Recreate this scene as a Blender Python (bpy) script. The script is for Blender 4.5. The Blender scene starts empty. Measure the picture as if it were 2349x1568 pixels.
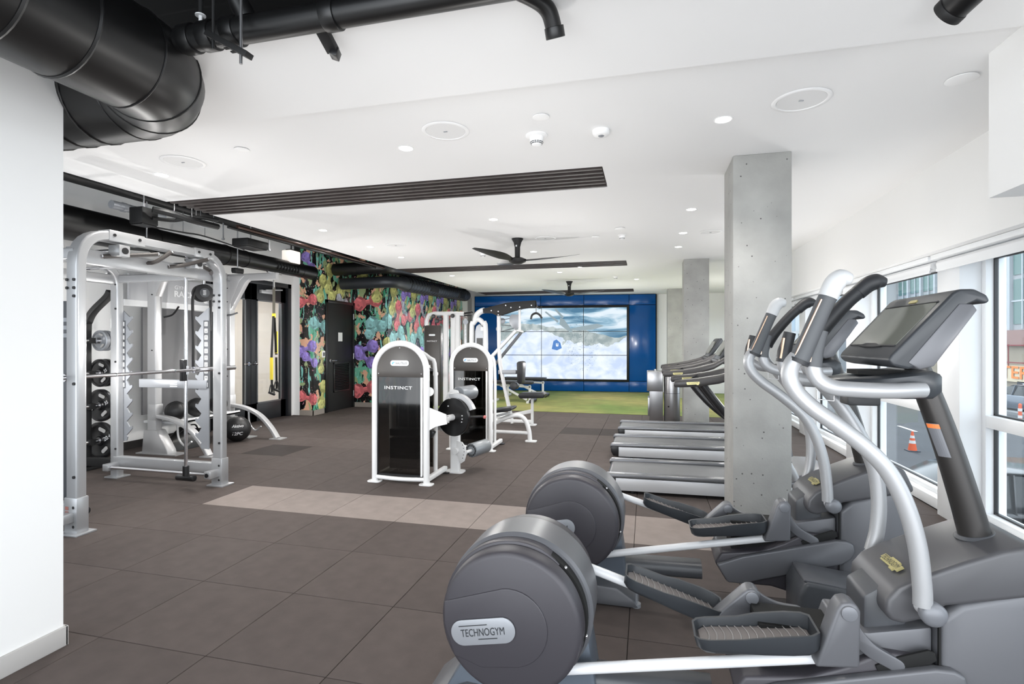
import bpy, bmesh, math, random
from mathutils import Vector, Matrix
random.seed(7)
S = bpy.context.scene
COL = S.collection
# ------------------------------------------------------------------ camera
H = 1.405; F = 1213.0; CX, CY = 1174.5, 784.0; TH = 0.2498
sn, cs = math.sin(TH), math.cos(TH)
cd = bpy.data.cameras.new('camera'); cam = bpy.data.objects.new('camera', cd); COL.objects.link(cam)
cam.location = (0, 0, H); cam.rotation_euler = (math.pi/2, 0, TH)
cd.sensor_fit = 'HORIZONTAL'; cd.sensor_width = 36; cd.lens = 36*F/2349; cd.clip_start = .02; cd.clip_end = 500
S.camera = cam
# ------------------------------------------------------------------ world, lights, exposure
w = bpy.data.worlds.new('world'); S.world = w; w.use_nodes = True
nt = w.node_tree; bg = nt.nodes['Background']
bg.inputs['Color'].default_value = (.86, .93, 1.0, 1); bg.inputs['Strength'].default_value = 3.0
S.view_settings.view_transform = 'Standard'; S.view_settings.look = 'None'
S.view_settings.exposure = 0.3; S.view_settings.gamma = 1; S.view_settings.use_curve_mapping = False
def area(name, loc, target, sx, sy, power, col=(1,1,1)):
    l = bpy.data.lights.new(name, 'AREA'); l.shape = 'RECTANGLE'; l.size = sx; l.size_y = sy; l.energy = power; l.color = col
    o = bpy.data.objects.new(name, l); COL.objects.link(o); o.location = loc
    o.rotation_euler = (Vector(target)-Vector(loc)).to_track_quat('-Z', 'Y').to_euler(); return o
area('window_daylight_behind', (-1.2, -2.2, .9), (-1.6, 3.2, 2.9), 9, 2.2, 100, (1, .985, .97))  # added fill panel behind the camera, no window modelled there
for _x, _y, _e, *_h in ((-1.1,.9,10),(.9,1.0,10),(-3.3,3.4,30),(-.9,3.1,24),(1.5,5.2,20),(-1.2,6.0,30),(-3.6,7.2,34),(1.5,7.2,24),(-1.2,9.6,34),(-3.6,11.2,38),(-.8,12.9,34),(1.6,12.2,26),(-5.2,6.5,44),(-4.75,3.75,26),(-6.2,4.6,8),(-4.9,4.4,7,1.75),(-4.9,7.4,7,1.75)):
    for _dx, _dy, _z in ((-.45,.3,1.05),(.45,.35,1.35),(.05,-.45,1.6)):
        l_ = bpy.data.lights.new('room_fill', 'POINT'); l_.energy = _e/3; l_.shadow_soft_size = 0; l_.color = (1,.98,.955)  # added fill lamps without fixtures, lifting ceiling and wall brightness
        o_ = bpy.data.objects.new('room_fill', l_); COL.objects.link(o_); o_.location = (_x+_dx*(.3 if _h else 1), _y+_dy, 2.95 if _h else _z)
sun = bpy.data.lights.new('sun', 'SUN'); sun.energy = 2.2; sun.angle = .02
so = bpy.data.objects.new('sun', sun); COL.objects.link(so); so.rotation_euler = (math.radians(38), math.radians(20), math.radians(150))

# ------------------------------------------------------------------ helpers
def lin(c):
    return tuple(((v/255)/12.92 if v/255 <= .04045 else ((v/255+.055)/1.055)**2.4) for v in c)
MATS = {}
def mat(name, rgb, rough=.5, metal=0, noise=0, nscale=30, bump=0, bscale=200, spec=.5, emit=0, rand=0, coat=0):
    if name in MATS: return MATS[name]
    m = bpy.data.materials.new(name); m.use_nodes = True; MATS[name] = m
    n = m.node_tree.nodes; l = m.node_tree.links; b = n['Principled BSDF']
    c = lin(rgb); b.inputs['Base Color'].default_value = (*c, 1)
    b.inputs['Roughness'].default_value = rough; b.inputs['Metallic'].default_value = metal
    b.inputs['Specular IOR Level'].default_value = spec
    if coat: b.inputs['Coat Weight'].default_value = coat; b.inputs['Coat Roughness'].default_value = .08
    if emit:
        b.inputs['Emission Color'].default_value = (*c, 1); b.inputs['Emission Strength'].default_value = emit
    if noise or bump or rand:
        tc = n.new('ShaderNodeTexCoord')
    if noise or rand:
        hsv = n.new('ShaderNodeHueSaturation'); hsv.inputs['Color'].default_value = (*c, 1)
        last = None
        if noise:
            t = n.new('ShaderNodeTexNoise'); t.inputs['Scale'].default_value = nscale; t.inputs['Detail'].default_value = 6
            l.new(tc.outputs['Object'], t.inputs['Vector'])
            mr = n.new('ShaderNodeMapRange'); mr.inputs['From Min'].default_value = .3; mr.inputs['From Max'].default_value = .7
            mr.inputs['To Min'].default_value = 1-noise; mr.inputs['To Max'].default_value = 1+noise
            l.new(t.outputs['Fac'], mr.inputs['Value']); last = mr.outputs['Result']
        if rand:
            oi = n.new('ShaderNodeObjectInfo'); mr2 = n.new('ShaderNodeMapRange')
            mr2.inputs['To Min'].default_value = 1-rand; mr2.inputs['To Max'].default_value = 1+rand
            l.new(oi.outputs['Random'], mr2.inputs['Value'])
            if last:
                mu = n.new('ShaderNodeMath'); mu.operation = 'MULTIPLY'; l.new(last, mu.inputs[0]); l.new(mr2.outputs['Result'], mu.inputs[1]); last = mu.outputs[0]
            else: last = mr2.outputs['Result']
        l.new(last, hsv.inputs['Value']); l.new(hsv.outputs['Color'], b.inputs['Base Color'])
    if bump:
        t2 = n.new('ShaderNodeTexNoise'); t2.inputs['Scale'].default_value = bscale; t2.inputs['Detail'].default_value = 3
        l.new(tc.outputs['Object'], t2.inputs['Vector'])
        bp = n.new('ShaderNodeBump'); bp.inputs['Strength'].default_value = bump; bp.inputs['Distance'].default_value = .002
        l.new(t2.outputs['Fac'], bp.inputs['Height']); l.new(bp.outputs['Normal'], b.inputs['Normal'])
    return m
def V(*a): return Vector(a)
def ray(px, py):
    u = (px-CX)/F; v = (CY-py)/F
    return V(-sn+u*cs, cs+u*sn, v)
def atY(px, py, Y): d = ray(px, py); k = Y/d.y; return V(0, 0, H)+d*k
def atX(px, py, X): d = ray(px, py); k = X/d.x; return V(0, 0, H)+d*k
def atZ(px, py, Z=0): d = ray(px, py); k = (Z-H)/d.z; return V(0, 0, H)+d*k
def xz(px, py, Y): p = atY(px, py, Y); return (p.x, p.z)
def catmull(P, n=6, closed=False):
    P = [Vector(p) for p in P]; out = []
    N = len(P); rng = range(N) if closed else range(N-1)
    for i in rng:
        if closed: p0, p1, p2, p3 = P[(i-1) % N], P[i], P[(i+1) % N], P[(i+2) % N]
        else:
            p1, p2 = P[i], P[i+1]; p0 = P[i-1] if i else p1*2-p2; p3 = P[i+2] if i+2 < N else p2*2-p1
        for k in range(n):
            t = k/n
            out.append(.5*((2*p1)+(p2-p0)*t+(2*p0-5*p1+4*p2-p3)*t*t+(3*p1-p0-3*p2+p3)*t**3))
    if not closed: out.append(P[-1])
    return out
def fillet(P, r, n=6):
    """polyline with its inner corners rounded"""
    P = [Vector(p) for p in P]; out = [P[0]]
    for i in range(1, len(P)-1):
        a = (P[i-1]-P[i]); b = (P[i+1]-P[i]); d = min(r, a.length*.49, b.length*.49)
        a = P[i]+a.normalized()*d; b = P[i]+b.normalized()*d
        for k in range(n+1):
            t = k/n; out.append(a*(1-t)**2+P[i]*2*t*(1-t)+b*t*t)
    out.append(P[-1]); return out
def rrect(w, h, r, n=4):
    o = []
    for cx, cy, a0 in ((w/2-r, h/2-r, 0), (-w/2+r, h/2-r, 90), (-w/2+r, -h/2+r, 180), (w/2-r, -h/2+r, 270)):
        for k in range(n+1):
            a = math.radians(a0+90*k/n); o.append((cx+r*math.cos(a), cy+r*math.sin(a)))
    return o
def circ(r, n=16, r2=None): return [(r*math.cos(2*math.pi*k/n), (r2 or r)*math.sin(2*math.pi*k/n)) for k in range(n)]
class MB:
    def __init__(s): s.v = []; s.f = []; s.mi = []; s.m = 0
    def add(s, vs, fs):
        o = len(s.v); s.v += [Vector(p) for p in vs]
        for f in fs: s.f.append([i+o for i in f]); s.mi.append(s.m)
        return s
    def box(s, a, b):
        x0, y0, z0 = a; x1, y1, z1 = b
        x0, x1 = min(x0, x1), max(x0, x1); y0, y1 = min(y0, y1), max(y0, y1); z0, z1 = min(z0, z1), max(z0, z1)
        return s.add([(x0,y0,z0),(x1,y0,z0),(x1,y1,z0),(x0,y1,z0),(x0,y0,z1),(x1,y0,z1),(x1,y1,z1),(x0,y1,z1)],
                     [(3,2,1,0),(4,5,6,7),(0,1,5,4),(1,2,6,5),(2,3,7,6),(3,0,4,7)])
    def obox(s, c, dx, dy, dz, rot=None):
        """oriented box, half extents"""
        R = rot or Matrix.Identity(3); c = Vector(c); vs = []
        for z in (-dz, dz):
            for x, y in ((-dx,-dy),(dx,-dy),(dx,dy),(-dx,dy)): vs.append(c+R@Vector((x, y, z)))
        return s.add(vs, [(3,2,1,0),(4,5,6,7),(0,1,5,4),(1,2,6,5),(2,3,7,6),(3,0,4,7)])
    def beam(s, p0, p1, w, h, up=(0,0,1), r=0):
        p0 = Vector(p0); p1 = Vector(p1); t = (p1-p0).normalized(); sd = t.cross(Vector(up)).normalized(); u2 = sd.cross(t)
        pr = rrect(w, h, r) if r else [(w/2,-h/2),(w/2,h/2),(-w/2,h/2),(-w/2,-h/2)]
        return s.loft([[p+sd*a+u2*b for a, b in pr] for p in (p0, p1)])
    def loft(s, rings, cap=True, closed=False):
        n = len(rings[0]); vs = [p for r in rings for p in r]; fs = []
        m = len(rings)
        for i in range(m if closed else m-1):
            for k in range(n):
                a = i*n+k; b = i*n+(k+1) % n; c = ((i+1) % m)*n+(k+1) % n; d = ((i+1) % m)*n+k
                fs.append((a, b, c, d))
        if cap and not closed: fs.append(tuple(range(n))[::-1]); fs.append(tuple((m-1)*n+k for k in range(n)))
        return s.add(vs, fs)
    def prism(s, pts, a0, a1, axis='y'):
        """2-D outline swept along an axis: 'y' takes (x,z), 'x' takes (y,z), 'z' takes (x,y)"""
        def q(p, t): return {'y': (p[0], t, p[1]), 'x': (t, p[0], p[1]), 'z': (p[0], p[1], t)}[axis]
        return s.loft([[Vector(q(p, a)) for p in pts] for a in (a0, a1)])
    def prism3(s, O, U, W, N, pts, d):
        O, U, W, N = map(Vector, (O, U, W, N))
        return s.loft([[O+U*a+W*b+N*t for a, b in pts] for t in (0, d)])
    def sweep(s, path, prof, ref=None, radii=None, cap=True):
        P = [Vector(p) for p in path]; rings = []; nrm = None
        for i, p in enumerate(P):
            t = (P[min(i+1, len(P)-1)]-P[max(i-1, 0)]).normalized()
            if ref is not None: a = Vector(ref); b = t.cross(a).normalized(); a = b.cross(t)
            else:
                if nrm is None:
                    a = Vector((0,0,1)) if abs(t.z) < .9 else Vector((1,0,0)); a = (a-t*a.dot(t)).normalized()
                else: a = (nrm-t*nrm.dot(t)).normalized()
                nrm = a; b = t.cross(a)
            k = radii[i] if radii else 1
            rings.append([p+a*x*k+b*y*k for x, y in prof])
        return s.loft(rings, cap)
    def tube(s, path, r, n=14, sub=6, smooth=True, radii=None):
        P = catmull(path, sub) if smooth else [Vector(p) for p in path]
        if radii:
            R = []; m = len(P)-1
            for i in range(len(P)):
                t = i/m*(len(radii)-1); k = min(int(t), len(radii)-2); R.append(radii[k]*(1-t+k)+radii[k+1]*(t-k))
            return s.sweep(P, circ(1, n), radii=R)
        return s.sweep(P, circ(r, n))
    def cyl(s, p0, p1, r, n=20, r2=None):
        return s.sweep([p0, p1], circ(1, n), radii=[r, r if r2 is None else r2])
    def lathe(s, o, axis, prof, n=32):
        """prof: (distance along axis, radius)"""
        o = Vector(o); ax = Vector(axis).normalized(); a = Vector((0,0,1)) if abs(ax.z) < .9 else Vector((1,0,0))
        a = (a-ax*a.dot(ax)).normalized(); b = ax.cross(a)
        return s.loft([[o+ax*d+(a*math.cos(2*math.pi*k/n)+b*math.sin(2*math.pi*k/n))*max(r, 1e-4) for k in range(n)] for d, r in prof])
    def sphere(s, c, r, n=16, sc=(1,1,1)):
        c = Vector(c); rings = []
        m = n//2
        for i in range(m+1):
            a = -math.pi/2+math.pi*i/m; rr = max(math.cos(a), 1e-3)*r
            rings.append([c+Vector((rr*math.cos(2*math.pi*k/n)*sc[0], rr*math.sin(2*math.pi*k/n)*sc[1], r*math.sin(a)*sc[2])) for k in range(n)])
        return s.loft(rings)
    def mv(s, x, y, z=0):
        d = Vector((x, y, z)); s.v = [v+d for v in s.v]; return s
    def build(s, name, mats, parent=None, bevel=0, seg=2, smooth=38, label=None, kind=None, bang=30):
        me = bpy.data.meshes.new(name); off = Vector((0,0,0)); p = parent
        while p is not None: off += p.location; p = p.parent
        me.from_pydata([tuple(v-off) for v in s.v], [], s.f)
        for m in (mats if isinstance(mats, (list, tuple)) else [mats]): me.materials.append(m)
        if max(s.mi or [0]): me.polygons.foreach_set('material_index', s.mi)
        bm = bmesh.new(); bm.from_mesh(me); bmesh.ops.recalc_face_normals(bm, faces=bm.faces)
        if bevel:
            es = [e for e in bm.edges if len(e.link_faces) == 2 and e.calc_face_angle(0) > math.radians(bang)]
            bmesh.ops.bevel(bm, geom=es, offset=bevel, segments=seg, profile=.5, affect='EDGES', clamp_overlap=True)
        bm.to_mesh(me); bm.free()
        if smooth:
            me.polygons.foreach_set('use_smooth', [True]*len(me.polygons)); me.set_sharp_from_angle(angle=math.radians(smooth))
        o = bpy.data.objects.new(name, me); COL.objects.link(o); o.parent = parent
        if label: o['label'] = label
        if kind: o['kind'] = kind
        return o
def tag(o, label, cat, group=None):
    o['label'] = label; o['category'] = cat
    if group: o['group'] = group
    return o
def thing(name, loc, label, cat, group=None):
    o = bpy.data.objects.new(name, None); COL.objects.link(o); o.location = loc; o.empty_display_size = .1
    return tag(o, label, cat, group)
def struct(o): o['kind'] = 'structure'; return o
def copy_tree(o, loc=None, rz=None, label=None, parent=None):
    c = o.copy(); COL.objects.link(c)
    if parent is not None: c.parent = parent
    if loc is not None: c.location = loc
    if rz is not None: c.rotation_euler = (0, 0, rz)
    if label: c['label'] = label
    for ch in list(o.children): copy_tree(ch, parent=c)
    return c
def text(s, mb, O, U, W, N, width=None, height=None, depth=.002, shear=0, bold=0, spacing=1):
    """adds lettering to a mesh builder; U right, W up, N outwards, centred on O"""
    cu = bpy.data.curves.new('lettering', 'FONT'); cu.body = s; cu.align_x = 'CENTER'; cu.align_y = 'CENTER'
    cu.shear = shear; cu.offset = bold; cu.space_character = spacing; cu.resolution_u = 3
    ob = bpy.data.objects.new('lettering', cu); COL.objects.link(ob)
    bpy.context.view_layer.update()
    me = bpy.data.meshes.new_from_object(ob); bpy.data.objects.remove(ob)
    vs = [v.co.copy() for v in me.vertices]; fs = [tuple(p.vertices) for p in me.polygons]
    bpy.data.meshes.remove(me); bpy.data.curves.remove(cu)
    if not vs: return
    x0 = min(v.x for v in vs); x1 = max(v.x for v in vs); y0 = min(v.y for v in vs); y1 = max(v.y for v in vs)
    kx = width/(x1-x0) if width else None; ky = height/(y1-y0) if height else None
    kx = kx or ky; ky = ky or kx
    O, U, W, N = map(Vector, (O, U, W, N))
    P = [O+U*((v.x-(x0+x1)/2)*kx)+W*((v.y-(y0+y1)/2)*ky)+N*depth for v in vs]
    mb.add(P, fs)

# ------------------------------------------------------------------ materials
M_white = mat('white_paint', (238,238,237), .6)
M_ceil = mat('ceiling_paint', (240,240,240), .7)
M_black = mat('black_paint', (16,16,17), .6)
M_duct = mat('black_duct', (13,13,14), .38, spec=.5)
M_tile = mat('rubber_tile', (80,72,69), .8, spec=.22, noise=.10, nscale=9, bump=.5, bscale=350, rand=.07)
M_tile_l = mat('rubber_tile_light', (134,124,119), .8, spec=.22, noise=.08, nscale=8, bump=.4, bscale=350, rand=.04)
M_tile_d = mat('rubber_tile_dark', (58,52,50), .8, spec=.22, noise=.08, nscale=8, bump=.4, bscale=350)
M_base = mat('grey_baseboard', (188,186,184), .5)
M_silver = mat('silver_powder', (190,191,193), .32, metal=.35)
M_silverp = mat('silver_plastic', (150,153,158), .38, metal=.3)
M_whitem = mat('white_metal', (226,227,228), .3)
M_chrome = mat('chrome', (225,225,228), .12, metal=1)
M_dgrey = mat('dark_grey_plastic', (70,72,76), .4)
M_mgrey = mat('mid_grey_plastic', (112,114,119), .36, metal=.15)
M_blackp = mat('black_plastic', (22,22,24), .35)
M_rubber = mat('black_rubber', (26,26,28), .55)
M_pad = mat('black_vinyl', (30,31,34), .4)
M_steel = mat('brushed_steel', (170,170,172), .3, metal=.9)
M_hole = mat('dark_gap', (5,5,5), .8)

# ------------------------------------------------------------------ floor
TILE = .6096
fl = struct(MB().box((-7.2, -1.5, -.2), (2.6, 15.6, -.012)).build('floor', mat('floor_screed', (52,49,48), .9)))
def col_x(i): return (i-5.1425)*TILE
def row_y(j): return (j+3.208)*TILE
bm_tile = MB().box((.0016,.0016,-.012), (TILE-.0016, TILE-.0016, 0)).build('tile', M_tile, bevel=.0018, seg=1, smooth=0)
me_tile = bm_tile.data; bpy.data.objects.remove(bm_tile)
me_l = me_tile.copy(); me_l.materials[0] = M_tile_l; me_d = me_tile.copy(); me_d.materials[0] = M_tile_d
for j in range(-3, 14):
    for i in range(-6, 9):
        y = row_y(j); x = col_x(i)
        if i == -6 and j < -1: continue
        me = me_tile
        if j == 3 and i >= -1: me = me_l
        if (j == 10 and i in (3, 4)) or (i, j) in ((-3, 6), (6, 1)): me = me_d
        o = bpy.data.objects.new('tile', me); COL.objects.link(o); o.parent = fl; o.location = (x, y, 0)
        if me is me_l: o['label'] = 'pale grey rubber floor tile'
        if me is me_d: o['label'] = 'darker rubber floor tile'
# turf
def turf_mat():
    m = mat('turf', (128,134,72), .95, noise=.16, nscale=3, bump=.8, bscale=900); n = m.node_tree.nodes; l = m.node_tree.links
    tc = n.new('ShaderNodeTexCoord'); t = n.new('ShaderNodeTexNoise'); t.inputs['Scale'].default_value = .5
    l.new(tc.outputs['Object'], t.inputs['Vector']); r = n.new('ShaderNodeValToRGB')
    r.color_ramp.elements[0].color = (*lin((112,132,66)), 1); r.color_ramp.elements[1].color = (*lin((150,144,86)), 1)
    r.color_ramp.elements[0].position = .35; r.color_ramp.elements[1].position = .65
    l.new(t.outputs['Fac'], r.inputs['Fac'])
    h = [q for q in n if q.type == 'HUE_SAT'][0]; l.new(r.outputs['Color'], h.inputs['Color']); return m
o = MB().box((-5.4, row_y(14)+.002, -.012), (2.45, 15.3, .006)).build('turf', turf_mat())
tag(o, 'green artificial turf strip in front of the blue video wall', 'turf'); o['kind'] = 'stuff'

# ------------------------------------------------------------------ walls
struct(MB().box((-2.78,-1.4,0), (-2.62,1.86,2.95)).build('wall_left_near', M_white))
struct(MB().box((-2.62,-1.4,0), (-2.606,1.872,.09)).box((-2.78,1.86,0), (-2.606,1.874,.09)).build('baseboard_left_near', M_base, bevel=.003))
XW = -6.6
wl = MB().box((XW-.2,0,0), (XW,6.74,3.29)).box((XW-.2,8.76,0), (XW,8.85,3.29)).box((XW-.2,6.74,2.5), (XW,8.76,3.29))
struct(wl.build('wall_left', M_white))
struct(MB().box((XW,0,0), (XW+.014,6.72,.10)).build('baseboard_left', mat('dark_baseboard', (58,55,54), .6)))
PX = -6.18
struct(MB().box((-6.9,8.85,0), (PX,9.22,3.29)).box((-6.9,9.22,2.24), (PX,10.3,3.29)).box((-6.9,10.25,0), (PX,10.3,2.3)).build('wall_mural_pier', M_black))
struct(MB().box((-6.9,10.3,0), (-5.37,15.4,3.29)).build('wall_mural', M_black))
struct(MB().box((-5.5,15.4,0), (2.6,15.6,3.29)).build('wall_back', M_white))
struct(MB().box((-5.37,15.0,0), (-5.2,15.4,2.75)).build('trim_1', M_white))
mb = MB()
for a, b in (((-6.62,8.836,0),(PX+.013,8.85,.1)), ((PX,8.836,0),(PX+.013,9.2,.1)), ((PX,10.287,0),(-5.37+.013,10.3,.1)), ((-5.37,10.287,0),(-5.357,15.3,.1)), ((PX,10.26,0),(PX+.013,10.3,.1))):
    mb.box(a, b)
struct(mb.build('baseboard_mural', mat('taupe_baseboard', (150,142,134), .55)))
# near wall panels outside the frame are not built: the room is open to daylight behind the camera
# ------------------------------------------------------------------ ceiling
mb = MB(); z0, z1 = 2.744, 2.80
SL = [(4.08,4.64), (8.88,9.48), (13.6,14.42)]
mb.box((-.33,2.62,z0), (2.14,15.4,z1))
yy = [2.62]+[v for s_ in SL for v in s_]+[15.4]
for k in range(0, len(yy), 2): mb.box((-4.45, yy[k], z0), (-.33, yy[k+1], z1))
struct(mb.build('ceiling', M_ceil, smooth=0))
struct(MB().prism([(2.14,1.87),(2.14,2.62),(-4.45,2.62),(-4.45,2.29),(-2.7,2.29),(-2.35,2.26),(-2.2,2.17),(-2.03,2.0),(-1.95,1.87)], 2.70, 2.725, 'z').build('ceiling_near', M_ceil, smooth=0))
struct(MB().box((-7.2,-1.5,3.29), (2.6,15.6,3.4)).build('ceiling_deck', mat('black_deck', (11,11,12), .8), smooth=0))
# header above the windows and the deeper bulkhead at the right
struct(MB().box((2.1,2.9,2.09), (2.62,15.4,2.80)).build('wall_right_header', M_white, smooth=0))
struct(MB().box((1.54,-1.4,2.073), (2.62,2.93,2.80)).build('wall_right_bulkhead', M_white, smooth=0))
M_slat = mat('dark_wood_slat', (58,50,48), .5, noise=.25, nscale=12)
for k, (a, b) in enumerate(SL):
    t = thing('ceiling_grille', (-2.39, (a+b)/2, z0),
              ['dark slatted linear grille in the white ceiling nearest the camera', 'dark slatted linear ceiling grille behind the nearer fan', 'dark slatted linear ceiling grille just in front of the blue wall'][k], 'grille', 'dark linear ceiling grilles')
    MB().box((-4.45,a,z0+.09), (-.33,b,z0+.10)).build('backing', M_hole, t)
    n = 6
    for i in range(n):
        y = a+(b-a)*(i+.5)/n
        MB().box((-4.44-.35*(k == 0)*0, y-.018, z0-.006), (-.335, y+.018, z0+.05)).build('slat', M_slat, t, bevel=.003, seg=1)

# ------------------------------------------------------------------ concrete columns
def concrete():
    m = mat('concrete', (160,160,157), .75, noise=.12, nscale=4, bump=.5, bscale=60); n = m.node_tree.nodes; l = m.node_tree.links
    tc = n.new('ShaderNodeTexCoord'); vo = n.new('ShaderNodeTexVoronoi'); vo.inputs['Scale'].default_value = 16; vo.inputs['Randomness'].default_value = 1
    l.new(tc.outputs['Object'], vo.inputs['Vector'])
    cr = n.new('ShaderNodeValToRGB'); cr.color_ramp.elements[0].position = .07; cr.color_ramp.elements[0].color = (.04,.04,.04,1)
    cr.color_ramp.elements[1].position = .10; cr.color_ramp.elements[1].color = (1,1,1,1)
    l.new(vo.outputs['Distance'], cr.inputs['Fac'])
    h = [q for q in n if q.type == 'HUE_SAT'][0]; b = n['Principled BSDF']
    mx = n.new('ShaderNodeMix'); mx.data_type = 'RGBA'; mx.blend_type = 'MULTIPLY'; mx.inputs[0].default_value = .8
    l.new(h.outputs['Color'], mx.inputs[6]); l.new(cr.outputs['Color'], mx.inputs[7]); l.new(mx.outputs[2], b.inputs['Base Color'])
    return m
M_conc = concrete()
for k, (x, y) in enumerate(((.6,4.08), (.58,8.97), (.5,13.85))):
    o = MB().box((x,y,0), (x+.385,y+.44,2.744)).build('concrete_column', M_conc, bevel=.006)
    me = o.data; o.location = (0,0,0)
    tag(o, ['bare concrete column nearest the camera, beside the elliptical trainers', 'bare concrete column in the middle distance behind the treadmills', 'bare concrete column farthest away, beside the blue wall'][k], 'column', 'concrete columns')

# ------------------------------------------------------------------ windows
M_frame = mat('window_frame_white', (232,234,236), .4)
gl = bpy.data.materials.new('window_glass'); gl.use_nodes = True; n = gl.node_tree.nodes; n.clear()
ou = n.new('ShaderNodeOutputMaterial'); tr = n.new('ShaderNodeBsdfTransparent'); gs = n.new('ShaderNodeBsdfGlossy'); gs.inputs['Roughness'].default_value = .02
lw = n.new('ShaderNodeLayerWeight'); lw.inputs['Blend'].default_value = .5; pw = n.new('ShaderNodeMath'); pw.operation = 'POWER'; pw.inputs[1].default_value = 4
fr = n.new('ShaderNodeMath'); fr.operation = 'MULTIPLY_ADD'; fr.inputs[1].default_value = .45; fr.inputs[2].default_value = .03; mx = n.new('ShaderNodeMixShader')
gl.node_tree.links.new(lw.outputs['Facing'], pw.inputs[0]); gl.node_tree.links.new(pw.outputs[0], fr.inputs[0])
tr.inputs['Color'].default_value = (.93,.96,.97,1)
gl.node_tree.links.new(fr.outputs[0], mx.inputs[0]); gl.node_tree.links.new(tr.outputs[0], mx.inputs[1]); gl.node_tree.links.new(gs.outputs[0], mx.inputs[2]); gl.node_tree.links.new(mx.outputs[0], ou.inputs[0])
M_glass = gl
MU = [.95, 2.92, 4.89, 6.93, 8.93, 10.93, 12.93, 14.93]
hw = .16
for k in range(len(MU)-1):
    a, b = MU[k]+hw, MU[k+1]-hw
    root = struct(MB().box((2.36,a-.02,.0), (2.62,b+.02,.09)).build('window_%d' % (k+1), M_frame, bevel=.004))
    mb = MB()
    for yA, yB in ((a, a+.05), (b-.05, b)): mb.box((2.44,yA,.09), (2.56,yB,2.09))
    for zA, zB in ((.09,.13), (.77,.86), (2.03,2.09)): mb.box((2.436,a+.05,zA), (2.56,b-.05,zB))
    mb.build('window_frame', M_frame, root, bevel=.004)
    mb = MB().box((2.49,a+.05,.13), (2.515,b-.05,.143)).box((2.49,a+.05,2.018), (2.515,b-.05,2.03)).box((2.49,a+.05,.86), (2.515,b-.05,.872)).box((2.49,a+.05,.757), (2.515,b-.05,.77))
    for yA in (a+.05, b-.062): mb.box((2.49,yA,.13), (2.515,yA+.012,.77)).box((2.49,yA,.86), (2.515,yA+.012,2.03))
    mb.build('gasket', M_blackp, root)
    for zA, zB in ((.13,.77), (.86,2.03)):
        MB().box((2.497,a+.05,zA), (2.503,b-.05,zB)).build('pane', M_glass, root, smooth=0)
for k, y in enumerate(MU):
    struct(MB().box((2.30,y-hw,0), (2.60,y+hw,2.09)).build('trim_%d' % (k+2), M_frame, bevel=.004))
for k in range(len(MU)-1):
    if k < 1: continue
    a, b = MU[k], MU[k+1]
    t = thing('roller_blind', (2.26,(a+b)/2,1.99), 'white rolled-up roller blind under the window header, number %d counting away from the camera' % k, 'blind', 'rolled-up window blinds')
    t['label'] = ['rolled-up white roller blind above the window nearest the camera', 'rolled-up white roller blind above the second window from the camera', 'rolled-up white roller blind above the third window, behind the elliptical handles',
      'rolled-up white roller blind above the fourth window from the camera', 'rolled-up white roller blind above the fifth window from the camera', 'rolled-up white roller blind above the farthest window'][k-1]
    MB().box((2.17,a+.02,2.05), (2.27,b-.02,2.088)).build('cassette', M_frame, t, bevel=.004)
    MB().cyl((2.23,a+.04,2.015), (2.23,b-.04,2.015), .03).build('roll', mat('blind_cloth', (220,221,222), .7), t)
    MB().box((2.195,a+.05,1.955), (2.207,b-.05,1.975)).box((2.20,a+.05,1.96), (2.203,b-.05,2.02)).build('hem_bar', M_frame, t)
# ------------------------------------------------------------------ black services above
M_seam = mat('black_duct_seam', (46,47,50), .35, metal=.3)
t = thing('large_duct', (-2.14, 1.6, 2.613), 'large black round air duct with an elbow over the white wall at upper left', 'duct')
X1, Z1, Y2, R1 = -2.14, 2.613, 2.035, .215; rc = .27
arc = [(X1-rc+rc*math.cos(math.radians(a)), Y2-rc+rc*math.sin(math.radians(a)), Z1) for a in range(0, 91, 15)]
MB().sweep([(X1,.2,Z1)]+arc+[(-4.2,Y2,Z1)], circ(R1, 40)).build('duct_tube', M_duct, t, smooth=60)
for k, y in enumerate((.75, 1.02, 1.27, 1.5)):
    MB().lathe((X1,y-.008,Z1), (0,1,0), [(0,R1-.01),(0,R1+.002),(.008,R1+.006),(.016,R1+.002),(.016,R1-.01)], 40).build('seam', M_duct, t)
for a in (0, 30, 60, 88):
    p = V(X1-rc+rc*math.cos(math.radians(a)), Y2-rc+rc*math.sin(math.radians(a)), Z1); ax = V(-math.sin(math.radians(a)), math.cos(math.radians(a)), 0)
    MB().lathe(p-ax*.004, ax, [(0,R1-.01),(0,R1+.002),(.004,R1+.004),(.008,R1+.002),(.008,R1-.01)], 40).build('seam', M_duct, t)
mb = MB()
for x in [-2.55-.16*k for k in range(9)]:   # spiral ribs
    P = [V(x-.10*a/24, Y2+(R1+.002)*math.cos(2*math.pi*a/24), Z1+(R1+.002)*math.sin(2*math.pi*a/24)) for a in range(25)]
    mb.sweep(P, circ(.005, 6))
mb.build('spiral_rib', M_duct, t)

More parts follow.
